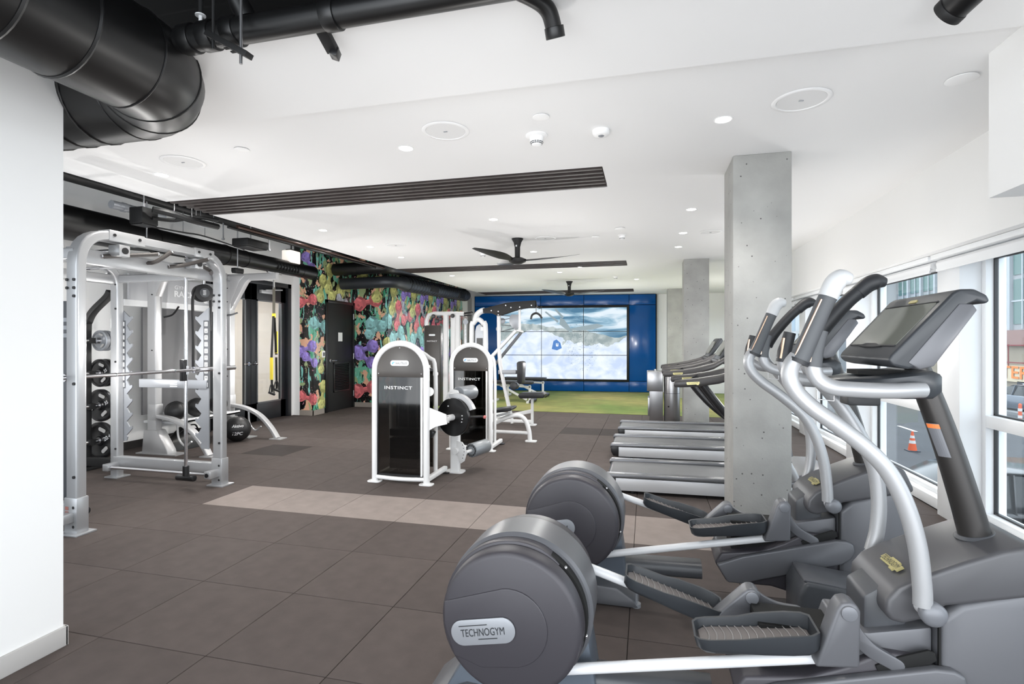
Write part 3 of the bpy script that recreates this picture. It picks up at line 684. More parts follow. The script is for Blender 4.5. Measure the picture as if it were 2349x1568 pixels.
# ------------------------------------------------------------------ blue feature wall with video wall
A = V(-4.88, 14.72, 0); B = V(.24, 15.18, 0); U = (B-A).normalized(); N = V(U.y, -U.x, 0); Lw = (B-A).length; UP = V(0,0,1)
def uv_at(px, py):  # intersection with the feature wall plane
    d_ = ray(px, py); k = ((A-V(0,0,H)).dot(N))/d_.dot(N); p = V(0,0,H)+d_*k; return ((p-A).dot(U), p.z)
M_blue = mat('blue_gloss_panel', (8,78,146), .16, spec=.35, noise=.06, nscale=2)
bw = thing('blue_feature_wall', tuple((A+B)/2), 'glossy royal blue panelled feature wall at the far end of the room', 'wall panelling')
us = [0]+[uv_at(x, 800)[0] for x in (1240, 1339, 1443)]+[Lw]; zs = [.008, uv_at(1443,874)[1], uv_at(1443,699)[1], 2.735]
def wslab(mb, u0, u1, z0, z1, n0, n1):
    c = A+U*((u0+u1)/2)+N*((n0+n1)/2)+UP*((z0+z1)/2); R = Matrix((U, N, UP)).transposed()
    return mb.obox(c, (u1-u0)/2, (n1-n0)/2, (z1-z0)/2, R)
wslab(MB(), -.02, Lw+.03, .008, 2.742, -.15, -.06).build('backing', M_hole, bw)
for i in range(4):
    for j in range(3):
        wslab(MB(), us[i]+.006, us[i+1]-.006, zs[j]+.006, zs[j+1]-.006, -.06, 0).build('panel', M_blue, bw, bevel=.003)
def screen_mat():
    m = bpy.data.materials.new('video_picture'); m.use_nodes = True; n = m.node_tree.nodes; l = m.node_tree.links; n.clear()
    ou = n.new('ShaderNodeOutputMaterial'); em = n.new('ShaderNodeEmission'); em.inputs['Strength'].default_value = .95; l.new(em.outputs[0], ou.inputs[0])
    tc = n.new('ShaderNodeTexCoord'); sp = n.new('ShaderNodeSeparateXYZ'); l.new(tc.outputs['Object'], sp.inputs[0])
    def noise(sc, scv=(1,1,1), det=5, rot=0, dist=0):
        mp = n.new('ShaderNodeMapping'); mp.inputs['Scale'].default_value = scv; mp.inputs['Rotation'].default_value = (0, rot, 0); l.new(tc.outputs['Object'], mp.inputs[0])
        t = n.new('ShaderNodeTexNoise'); t.inputs['Scale'].default_value = sc; t.inputs['Detail'].default_value = det; t.inputs['Distortion'].default_value = dist; l.new(mp.outputs[0], t.inputs['Vector']); return t.outputs['Fac']
    def math_(op, a, b=None, c=None):
        q = n.new('ShaderNodeMath'); q.operation = op
        for i, v in enumerate((a, b, c)):
            if v is None: continue
            if isinstance(v, (int, float)): q.inputs[i].default_value = v
            else: l.new(v, q.inputs[i])
        return q.outputs[0]
    def ramp(f, stops):
        r = n.new('ShaderNodeValToRGB'); e = r.color_ramp.elements
        while len(e) < len(stops): e.new(.5)
        for k, (p, c) in enumerate(stops): e[k].position = p; e[k].color = (*lin(c), 1)
        l.new(f, r.inputs['Fac']); return r.outputs['Color']
    def mix(f, a, b):
        q = n.new('ShaderNodeMix'); q.data_type = 'RGBA'
        l.new(f, q.inputs[0]); l.new(a, q.inputs[6]); l.new(b, q.inputs[7]); return q.outputs[2]
    z = sp.outputs['Z']; x = sp.outputs['X']
    sea = ramp(noise(1.6, (.5,.5,2.6), 4, -.25, .8), [(.38,(84,124,152)), (.5,(150,184,204)), (.58,(212,226,236)), (.75,(236,242,248))])
    hill = ramp(noise(6, (1,1,1), 7), [(.4,(150,164,166)), (.6,(186,196,196))])
    snow = ramp(noise(3.2, (1,1,1.4), 7, 0, .5), [(.35,(196,212,238)), (.5,(216,228,246)), (.65,(232,240,250))])
    e1 = math_('MULTIPLY_ADD', noise(1.1, (1,1,1), 8), 1.5, -.75)
    top = math_('GREATER_THAN', math_('ADD', math_('MULTIPLY_ADD', x, .10, z), math_('MULTIPLY', e1, .45)), .42)
    low = math_('LESS_THAN', math_('ADD', z, math_('ADD', math_('MULTIPLY', math_('SINE', math_('MULTIPLY', x, 2.3)), .16), e1)), .10)
    c = mix(top, hill, sea); c = mix(low, c, snow)
    # dark flecks of spray near the middle
    fl = math_('GREATER_THAN', noise(34, (1,1,1.6), 2), .66)
    dx = math_('SUBTRACT', x, .55); msk = math_('LESS_THAN', math_('ADD', math_('MULTIPLY', dx, dx), math_('MULTIPLY', math_('MULTIPLY', z, z), .35)), .22)
    dark = n.new('ShaderNodeRGB'); dark.outputs[0].default_value = (*lin((84,100,116)), 1)
    c = mix(math_('MULTIPLY', fl, msk), c, dark.outputs[0])
    l.new(c, em.inputs['Color']); return m
M_pic = screen_mat()
su = [uv_at(x, 800)[0] for x in (1149, 1242.5, 1338.5, 1438)]; sz = [uv_at(1300, y)[1] for y in (869, 814, 760, 705.5)]
pc = A+U*((su[0]+su[3])/2)+UP*((sz[0]+sz[3])/2)
vw = thing('video_wall', tuple(pc), 'three by three video wall showing a snowy wave scene', 'video wall')
mb = MB(); e = .055
wslab(mb, su[0]-e, su[3]+e, sz[0]-e, sz[3]+e, .001, .05); mb.build('bezel', M_blackp, vw, bevel=.004)
for i in range(3):
    for j in range(3):
        wslab(MB(), su[i]+.008, su[i+1]-.008, sz[j]+.008, sz[j+1]-.008, .05, .062).build('display_panel', M_pic, vw, smooth=0)
mb = MB()
def sp_(px, py, n_=.064):
    u_, z_ = uv_at(px, py); return A+U*u_+N*n_+UP*z_
def flat(pts): mb.add([sp_(*p) for p in pts], [tuple(range(len(pts)))])
flat([(1285,728),(1294,732),(1314,760),(1308,762),(1284,744)]); flat([(1272,710),(1276,708),(1294,727),(1290,730)]); flat([(1250,716),(1253,714),(1282,736),(1279,740)])
flat([(1300,755),(1335,748),(1370,742),(1386,747),(1360,756),(1330,758)])
mb.build('picture_dark_shape', mat('screen_shape', (112,126,134), .5, emit=.9), vw)
mb = MB(); flat([(1266,800),(1270,782),(1277,778),(1286,786),(1289,798),(1278,803)]); mb.build('picture_blue_shape', mat('screen_blue', (58,100,158), .5, emit=.9), vw)
mb = MB(); flat([(1276,787),(1276,794),(1281,794),(1281,787),(1279.5,787),(1279.5,792),(1277.5,792),(1277.5,787)]); mb.v = [v+N*.001 for v in mb.v]; mb.build('picture_white_mark', mat('screen_white', (230,236,244), .5, emit=.9), vw)
# ------------------------------------------------------------------ elliptical trainers
M_body = mat('trainer_grey', (62,60,65), .42, metal=.12, bump=.12, bscale=1200)
M_body2 = mat('trainer_mid_grey', (96,97,101), .4, metal=.2)
M_tubes = mat('satin_silver_tube', (166,167,169), .38, metal=.35)
M_rod = mat('pale_rod', (214,215,217), .3)
M_grip = mat('grip_grey', (80,82,85), .55)
M_gripd = mat('grip_dark', (40,41,44), .5)
M_gold = mat('gold_badge', (206,196,140), .3, metal=.6)
M_ink = mat('badge_ink', (44,46,50), .4)
M_cons = mat('console_grey', (50,53,57), .4)
M_scr = mat('screen_off', (120,122,114), .1, spec=.8)
M_copper = mat('sensor_strip', (190,160,138), .2, metal=.9)
def pedal(parent, c, L, W_, ang, label=None):
    """foot tray: centre c, tilt ang about the cross axis"""
    R = Matrix.Rotation(-ang, 3, 'Y'); c = Vector(c)
    def outline(k, flare):
        o = []
        for x, y in ((-.5,-.30),(-.46,-.42),(-.38,-.47),(-.1,-.47),(.05,-.5),(.3,-.5),(.44,-.46),(.5,-.34),(.5,.34),(.44,.46),(.3,.5),(.05,.5),(-.1,.47),(-.38,.47),(-.46,.42),(-.5,.30)):
            o.append((x*L*k, y*W_*k*flare))
        return o
    def wallz(x): return .034+.018*(1/(1+math.exp(-(x/L)*14)))
    rings = [[c+R@V(x,y,-.014) for x,y in outline(.90,.90)], [c+R@V(x,y,.0) for x,y in outline(.97,.97)], [c+R@V(x,y,wallz(x)) for x,y in outline(1,1)],
             [c+R@V(x,y,wallz(x)-.001) for x,y in outline(.965,.93)], [c+R@V(x,y,.006) for x,y in outline(.93,.88)]]
    t = MB().loft(rings).build('pedal', M_cons, parent, bevel=.0, smooth=50, label=label)
    MB().loft([[c+R@V(x,y,z) for x,y in outline(k,f)] for z, k, f in ((.006,.92,.86),(.010,.90,.82))]).build('tread_plate', mat('tread_taupe', (112,106,104), .4), t)
    g = MB()
    for i in range(13):
        x = (-.40+.80*i/12)*L; P = [c+R@V(x+.012*math.sin(j/6*math.pi), (-.36+.72*j/6)*W_, .0115) for j in range(7)]; g.sweep(P, circ(.0022, 5))
    g.build('tread_ribs', mat('tread_rib', (138,134,132), .35), t, kind='stuff')
    return t
def profY(pts): return [xz(px, py, Y) for px, py, Y in pts]
def E2(px, py, y):
    p = atY(px, py, y+1.055); return (p.x-.065, p.z)
def technogym(mb, O, U_, W_, N_, width, height):
    text('TECHNOGYM', mb, O, U_, W_, N_, width, height, .0015, shear=.05)
def make_elliptical(label):
    t = thing('elliptical_trainer', (.3, 1.98, 0), label, 'elliptical', 'grey elliptical trainers by the column')
    YC = 1.98; dx, dz, R0 = -.46, .43, .25
    # flywheel drum: two side covers, ring housing, dark gap between
    for nm, ya, yb, sg in (('side_cover', 1.765, 1.838, 1), ('side_cover', 2.195, 2.122, -1)):
        d = abs(yb-ya)
        so_ = MB().lathe((dx,ya,dz), (0,sg,0), [(0,.02),(0,R0-.02),(.004,R0-.008),(.014,R0),(d-.01,R0+.004),(d,R0-.006),(d,.02)], 72).build(nm, M_body, t, smooth=40)
        if sg > 0: cover = so_
    # raised swoosh on the near cover
    sw = []
    for a in range(100, -91, -10): sw.append((dx+.135*math.cos(math.radians(a))*1.0+.0, dz-.01+.135*math.sin(math.radians(a))))
    sw += [(dx-.10,dz-.16),(dx-.20,dz-.13),(dx-.238,dz-.02),(dx-.238,dz+.055)]
    MB().prism(sw, 1.760, 1.768).build('raised_panel', M_body, cover, bevel=.0035, seg=3)
    ca, sa = math.cos(math.radians(11)), math.sin(math.radians(11))
    O = atY(1108, 1447, 1.757); U_ = V(ca,0,sa); W_ = V(-sa,0,ca)
    pl = MB().prism3(O, U_, W_, (0,-1,0), rrect(.235,.088,.0435,8), .005).build('badge_plate', M_silverp, cover, bevel=.0015)
    g = MB(); technogym(g, O, U_, W_, V(0,-1,0), .16, .026); g.v = [v+V(0,-.005,0) for v in g.v]; g.build('badge_lettering', M_ink, pl, smooth=0)
    g = MB()
    for a, b, h_ in ((-.085,.02,.024), (-.02,.05,-.024)):
        p = O+U_*((a+b)/2)+W_*h_+V(0,-.006,0); g.add([p-U_*(b-a)/2-W_*.0015, p+U_*(b-a)/2-W_*.0015, p+U_*(b-a)/2+W_*.0015, p-U_*(b-a)/2+W_*.0015], [(0,1,2,3)])
    g.build('badge_line', M_ink, pl, smooth=0)
    MB().lathe((dx,1.84,dz), (0,1,0), [(0,.05),(0,R0+.010),(.04,R0+.010),(.05,R0-.02),(.24,R0-.02),(.24,R0+.006),(.28,R0+.006),(.28,.05)], 60).build('inner_wheel', M_hole, t)
    MB().lathe((dx+.005,1.880,dz+.006), (0,1,0), [(0,.05),(0,R0+.012),(.010,R0+.022),(.185,R0+.020),(.20,R0+.006),(.20,.05)], 72).build('ring_housing', M_body2, t, smooth=40)
    # bridge that closes the gap on the upper left, leaving the dark slot on the right
    for y0, y1, ra in ((1.832,1.888,range(50, 237, 6)), (1.836,1.888,range(-74, -13, 6)), (2.076,2.126,range(50, 237, 6))):
        ra = list(ra); ro = [R0+(.014 if 2 < i < len(ra)-3 else .006+.0027*min(i, len(ra)-1-i)) for i in range(len(ra))]
        arc_ = [(dx+r_*math.cos(math.radians(a)), dz+r_*math.sin(math.radians(a))) for a, r_ in zip(ra, ro)]; inn = [(dx+(R0-.03)*math.cos(math.radians(a)), dz+(R0-.03)*math.sin(math.radians(a))) for a in ra[::-1]]
        MB().prism(arc_+inn, y0, y1).build('bridge', M_body, t, smooth=50, bevel=.003)
    for a in (45, -10): MB().sphere((dx+(R0+.010)*math.cos(math.radians(a)), 1.843, dz+(R0+.010)*math.sin(math.radians(a))), .007, 12).build('screw', M_chrome, t)
    # pedestal
    MB().prism([(-.80,.0),(-.16,.0),(-.165,.10),(-.215,.42),(-.25,.52),(-.62,.30),(-.70,.16)], 1.90, 2.06).build('pedestal', mat('trainer_blue_grey', (92,100,110), .42, metal=.2), t, bevel=.01)
    MB().prism([(-.86,.0),(-.10,.0),(-.14,.05),(-.22,.10),(-.66,.12),(-.78,.07)], 1.80, 2.16).build('rear_foot', M_body2, t, bevel=.015)
    MB().beam((-.20,1.98,.165), (.22,1.98,.175), .13, .085, r=.04).build('base_rail', M_dgrey, t, smooth=60)
    for x, y in ((-.12,1.83), (.10,1.90), (.95,1.86), (.95,2.1)):
        MB().cyl((x,y,0), (x,y,.02), .024, 16).cyl((x,y,.02), (x,y,.14), .008, 8).build('levelling_foot', M_dgrey if x > 0 else M_silverp, t)
    # skid and shroud
    q = lambda L_: [E2(px, py, 1.84) for px, py in L_]
    lower = q([(1640,1290),(1668,1336),(1770,1346)])+[(.86,.10),(.86,.42),(.80,.455),(.70,.46),(.60,.40)]+q([(1745,1264),(1655,1268)])
    MB().prism(lower, 1.845, 2.115).build('base_shroud', M_body, t, bevel=.012, seg=3)
    MB().prism([(.845,.10),(.845,.58),(.90,.63),(1.10,.70),(1.145,.66),(1.15,.40),(1.04,.12),(.95,.06)], 1.842, 2.118).build('front_shroud', M_body2, t, bevel=.022, seg=3)
    MB().box((.843,1.8405,.11), (.848,1.85,.58)).build('shroud_seam', M_hole, t)
    band = q([(1643,1290),(1668,1331),(1700,1334),(1930,1290),(1950,1278),(1958,1262),(1955,1246),(1940,1238),(1915,1236),(1700,1272)])
    MB().prism(band, 1.815, 1.848).build('side_skirt', M_body2, t, bevel=.009, seg=3)
    band2 = [(x, z) for x, z in band]; MB().prism(band2, 2.112, 2.145).build('side_skirt', M_body2, t, bevel=.009, seg=3)
    MB().prism(q([(1838,1241),(1862,1230),(1910,1216),(1919,1219),(1921,1230),(1912,1236),(1842,1250)]), 1.838, 1.848).build('slot', M_hole, t, bevel=.002)
    MB().box((.36,1.90,.33), (.62,2.06,.47)).build('track_cavity', M_hole, t)
    MB().prism([(.58,.44),(.60,.50),(.67,.50),(.84,.54),(.84,.42),(.60,.40)], 1.87, 2.09).build('deck', M_body2, t, bevel=.01)
    MB().prism([(.665,.48),(.665,.60),(.72,.64),(.80,.62),(.78,.50),(.75,.46)], 1.90, 2.06).build('neck', M_dgrey, t, bevel=.012)
    cov = [(.700,.585),(.705,.625),(.735,.665),(.80,.705),(.90,.755),(1.0,.80),(1.07,.82),(1.12,.80),(1.155,.72),(1.16,.695),(1.0,.655),(.86,.622),(.80,.575),(.75,.555),(.715,.56)]
    top = MB().prism(cov, 1.832, 2.128).build('top_cover', mat('cover_grey', (78,78,81), .4, metal=.12), t, bevel=.018, seg=4, smooth=50)
    O = V(.765,1.955,.692); U_ = V(.05,-1,.0).normalized(); W_ = V(.86,.04,.5).normalized(); N_ = U_.cross(W_).normalized()
    bp = MB().prism3(O, U_, W_, N_, [(-.055,-.006),(-.045,-.006),(-.045,-.014),(.02,-.014),(.02,-.02),(.04,-.02),(.04,-.012),(.055,-.012),(.055,.012),(.03,.012),(.03,.018),(-.02,.018),(-.02,.012),(-.055,.012)], .006).build('badge_plate', M_gold, top)
    g = MB(); technogym(g, O+N_*.0065, U_, W_, N_, .096, .019); g.build('badge_lettering', M_ink, bp, smooth=0)
    # axle
    AX = (.80, .62)
    MB().cyl((AX[0],1.782,AX[1]), (AX[0],2.19,AX[1]), .027, 24).build('axle', M_rod, t)
    MB().lathe((AX[0],1.845,AX[1]), (0,-1,0), [(0,.05),(.004,.046),(.012,.034),(.0,.03)], 28).build('axle_collar', M_dgrey, t)
    for y, s_ in ((1.79,-1), (2.185,1)):
        MB().lathe((AX[0],y,AX[1]), (0,s_,0), [(0,.03),(0,.034),(.018,.035),(.026,.030),(.031,.018),(.033,.004)], 32).build('axle_cap', M_mgrey, t, smooth=60)
    # moving levers with grips
    def lever(pts, gp, Yl, cap, m_cap, mg):
        P = [atY(px, py, y) for px, py, y in pts]
        lv = MB().tube(P, .0245, 20, sub=8).build('lever_arm', M_tubes, t, smooth=70)
        G = [atY(px, py, y) for px, py, y in gp]
        MB().sweep(catmull(G, 6), circ(1, 18, .86), radii=None, cap=True) if False else None
        gg = MB().tube(G, .0265, 18, sub=6, radii=[.030,.0265,.0255,.026]).build('grip', mg, lv, smooth=70)
        MB().cyl(G[0], G[0]+(G[1]-G[0]).normalized()*.012, .0315, 20).build('grip_ring', M_gripd, lv)
        d_ = (G[-1]-G[-2]).normalized(); e_ = G[-1]
        tip = [e_-d_*.045, e_, e_+d_*.02+V(.012,0,-.004), e_+d_*.026+V(.035,0,-.012)]
        MB().tube(tip, .028, 18, sub=5, radii=[.0275,.029,.029,.016]).build('grip_cap', m_cap, lv, smooth=70)
        sd = V(-.6,-.75,.1)
        for k in (0,):
            off = V(-.020,-.016,0)
            MB().beam(G[0].lerp(G[-1],.10)+off, G[0].lerp(G[-1],.80)+off, .010, .006, r=.002).build('sensor_strip', M_copper, lv)
        return lv
    lever([(2117,1388,1.785),(2115,1340,1.785),(2104,1250,1.785),(2078,1160,1.785),(2040,1085,1.785),(1990,1030,1.785),(1925,978,1.785),(1866,936,1.785),(1828,900,1.785),(1812,868,1.785),(1815,838,1.785),(1830,818,1.785)],
          [(1829,832,1.785),(1852,785,1.785),(1885,710,1.785),(1914,650,1.785)], 1.785, 0, mat('grip_pale', (196,197,198), .5), M_grip)
    lever([(2000,1262,2.18),(2012,1215,2.18),(2016,1150,2.18),(2006,1075,2.18),(1976,1006,2.18),(1935,940,2.18),(1890,885,2.18),(1858,850,2.18),(1850,815,2.18),(1862,785,2.18)],
          [(1858,795,2.18),(1892,748,2.18),(1945,690,2.18),(1992,652,2.18)], 2.18, 0, M_gripd, M_gripd)
    # fixed handlebars
    for y, s_ in ((1.80,-1), (2.16,1)):
        y2 = YC+(y-YC)*.80
        fb = MB().tube([(.80,y2,1.262),(.70,y,1.26),(.60,y,1.262),(.545,y,1.268),(.505,y,1.295),(.492,y,1.335),(.492,y,1.35)], .0235, 18, sub=7).build('fixed_handlebar', M_tubes, t, smooth=70)
        MB().tube([(.492,y,1.33),(.497,y,1.37),(.505,y,1.40),(.515,y,1.44)], .024, 16, radii=[.0265,.025,.022,.021]).build('grip', M_gripd if s_ > 0 else M_grip, fb, smooth=70)
        MB().beam((.478,y-.018,1.345), (.49,y-.016,1.42), .012, .006).build('sensor_strip', M_copper, fb)
    # accessory tray
    tr_ = []
    for x, hw_, z0_, z1_ in ((.56,.03,1.262,1.278),(.60,.07,1.245,1.287),(.68,.13,1.232,1.296),(.76,.145,1.232,1.308),(.83,.145,1.235,1.318),(.855,.13,1.248,1.308)):
        tr_.append([V(x,YC+y_,z_) for y_, z_ in ((-hw_,z0_+.01),(-hw_+.012,z0_),(hw_-.012,z0_),(hw_,z0_+.01),(hw_,z1_-.008),(hw_-.012,z1_),(-hw_+.012,z1_),(-hw_,z1_-.008))])
    tr0 = MB().loft(tr_).build('accessory_tray', M_cons, t, smooth=50)
    MB().prism([(.66,YC-.05),(.72,YC-.075),(.80,YC-.08),(.815,YC-.05),(.815,YC+.05),(.80,YC+.08),(.72,YC+.075),(.66,YC+.05)], 1.300, 1.314, 'z').build('tray_recess', M_hole, tr0)
    MB().tube([(.55,YC-.02,1.245),(.55,YC-.02,1.215),(.60,YC-.02,1.21),(.60,YC-.02,1.245)], .0022, 6, smooth=False).build('wire_hook', M_steel, tr0)
    MB().box((.66,YC+.04,1.19), (.76,YC+.12,1.24)).build('battery_box', M_gripd, tr0, bevel=.006)
    # upright
    up = [(1.02,YC,.70),(1.005,YC,.79),(.965,YC,.95),(.91,YC,1.14),(.855,YC,1.30),(.825,YC,1.38)]
    u_ = MB().sweep(catmull(up, 5), circ(1, 26, 1.0), radii=[.046-.014*i/25 for i in range(26)]).build('upright', mat('upright_bronze_grey', (58,56,55), .38, metal=.5), t, smooth=70)
    MB().lathe((1.008,YC,.785), (-.25,0,1), [(0,.05),(.012,.056),(.02,.048)], 30).build('upright_collar', M_dgrey, t)
    p = atY(2135, 930, 1.955); Un = V(.28,-.95,0).normalized(); Wn = V(-.3,0,1).normalized(); Nn = Un.cross(Wn)
    lb = MB(); cc = V(.915,YC,1.10); rr = .0405
    for k in range(6):
        a0 = math.radians(206+8*k); a1 = math.radians(206+8*(k+1)); ax_ = V(-.31,0,.95)
        for f in (0,): lb.add([cc+V(math.cos(a0)*rr,math.sin(a0)*rr,0)-ax_*.06, cc+V(math.cos(a1)*rr,math.sin(a1)*rr,0)-ax_*.06, cc+V(math.cos(a1)*rr,math.sin(a1)*rr,0)+ax_*.05, cc+V(math.cos(a0)*rr,math.sin(a0)*rr,0)+ax_*.05], [(0,1,2,3)])
    lb.build('warning_label', M_mgrey, t, smooth=70)
    lb = MB(); ax_ = V(-.31,0,.95)
    for k in range(6):
        a0 = math.radians(206+8*k); a1 = math.radians(206+8*(k+1)); r2 = rr+.0006
        lb.add([cc+V(math.cos(a0)*r2,math.sin(a0)*r2,0)+ax_*.034, cc+V(math.cos(a1)*r2,math.sin(a1)*r2,0)+ax_*.034, cc+V(math.cos(a1)*r2,math.sin(a1)*r2,0)+ax_*.048, cc+V(math.cos(a0)*r2,math.sin(a0)*r2,0)+ax_*.048], [(0,1,2,3)])
    lb.build('label_stripe', mat('orange_print', (226,120,60), .5), t, smooth=70)
    # console
    back = [(.700,1.335),(.686,1.352),(.694,1.368),(.846,1.545),(.862,1.556),(.90,1.556),(.93,1.538),(.938,1.520),(.925,1.512),(.905,1.522),(.885,1.512),(.765,1.338),(.74,1.325)]
    cn = MB().prism(back, YC-.205, YC+.205).build('console', M_cons, t, bevel=.008, seg=3)
    MB().prism([(.735,1.345),(.765,1.325),(.80,1.335),(.905,1.495),(.895,1.512),(.862,1.515)], YC-.2085, YC+.2085).build('console_side', M_body2, cn, bevel=.004)
    d_ = V(.846-.694,0,1.545-1.368).normalized(); nn_ = V(-d_.z,0,d_.x); o_ = V(.694,YC,1.368)
    Uc = V(0,-1,0)
    MB().prism3(o_+d_*.118, Uc, d_, nn_, rrect(.345,.165,.008), .002).build('display', M_scr, cn)
    for yy_, h0, h1, ww in ((.0,.0315,.034,.35),(.0,.202,.2045,.35)): MB().prism3(o_+d_*(h0+h1)/2, Uc, d_, nn_, rrect(ww,.004,.001), .004).build('display_lip', M_gripd, cn)
    MB().prism3(o_+d_*.028, Uc, d_, nn_, [(-.09,0),(-.04,.012),(.04,.012),(.09,0),(.04,-.004),(-.04,-.004)], .006).build('scroll_pad', M_gripd, cn)
    MB().prism3(o_+d_*.218, Uc, d_, nn_, rrect(.05,.012,.005), .003).build('badge_plate', M_gold, cn)
    # pedals, brackets, rods
    def arm_set(c, ang, piv, brk, blade, rod, yb, yr, lab):
        MB().cyl(rod[0], rod[1], .0185, 18).build('pedal_rod', M_rod, t)
        pedal(t, c, .37, .165, ang, lab)
        b = MB().prism(brk, yb-.035, yb+.035).build('pedal_bracket', M_body2, t, bevel=.010, seg=3)
        MB().cyl((piv[0],yb-.043,piv[1]), (piv[0],yb-.03,piv[1]), .022, 24).build('pivot_cap', M_mgrey, b, bevel=.002)
        P = catmull([V(x,0,z) for x, z in blade], 6); o_ = []; i_ = []
        for i, p_ in enumerate(P):
            tt = (P[min(i+1,len(P)-1)]-P[max(i-1,0)]).normalized(); n_ = V(-tt.z,0,tt.x); w_ = .022-.004*abs(i/len(P)-.5)
            o_.append((p_.x+n_.x*w_, p_.z+n_.z*w_)); i_.append((p_.x-n_.x*w_, p_.z-n_.z*w_))
        e_ = P[-1]; tt = (P[-1]-P[-2]).normalized(); a_e = math.atan2(tt.z, tt.x)
        endc = [(e_.x+.02*math.cos(a_e+math.radians(a)), e_.z+.02*math.sin(a_e+math.radians(a))) for a in (60,30,0,-30,-60)]
        MB().prism(o_+endc+i_[::-1], yb+.02, yb+.042).build('link_blade', M_body2, t, bevel=.004)
    arm_set(V(.335,1.85,.445), math.radians(7), (.585,.595), [(.495,.418),(.615,.432),(.618,.60),(.61,.618),(.59,.628),(.565,.622),(.552,.60)], [(.588,.59),(.615,.52),(.66,.465),(.735,.425)],
            ((-.42,1.845,.228),(.56,1.845,.425)), 1.815, 1.845, 'near foot pedal, level')
    arm_set(V(.085,2.125,.425), math.radians(-18), (.366,.486), [(.205,.368),(.335,.375),(.395,.485),(.392,.505),(.375,.517),(.352,.515),(.335,.50)], [(.37,.482),(.41,.45),(.46,.43),(.53,.425)],
            ((-.42,2.125,.56),(.27,2.125,.36)), 2.09, 2.125, 'far foot pedal, tipped forward')
    return t
el1 = make_elliptical('grey elliptical trainer nearest the camera, with the full badge showing on its drum')
el2 = copy_tree(el1, loc=(.365, 3.035, 0), label='grey elliptical trainer behind the nearest one, beside the concrete column')
t = thing('step_box', (.8, 2.75, 0), 'low grey plastic step box on the floor between the two elliptical trainers', 'box')
MB().prism([(.66,0),(.66,.26),(.69,.33),(.95,.30),(1.0,.24),(1.02,0)], 2.62, 2.86).build('box_body', M_dgrey, t, bevel=.02, seg=3)
MB().prism([(.685,.325),(.69,.335),(.95,.305),(.955,.295)], 2.635, 2.845).build('box_lid', M_body2, t, bevel=.003)
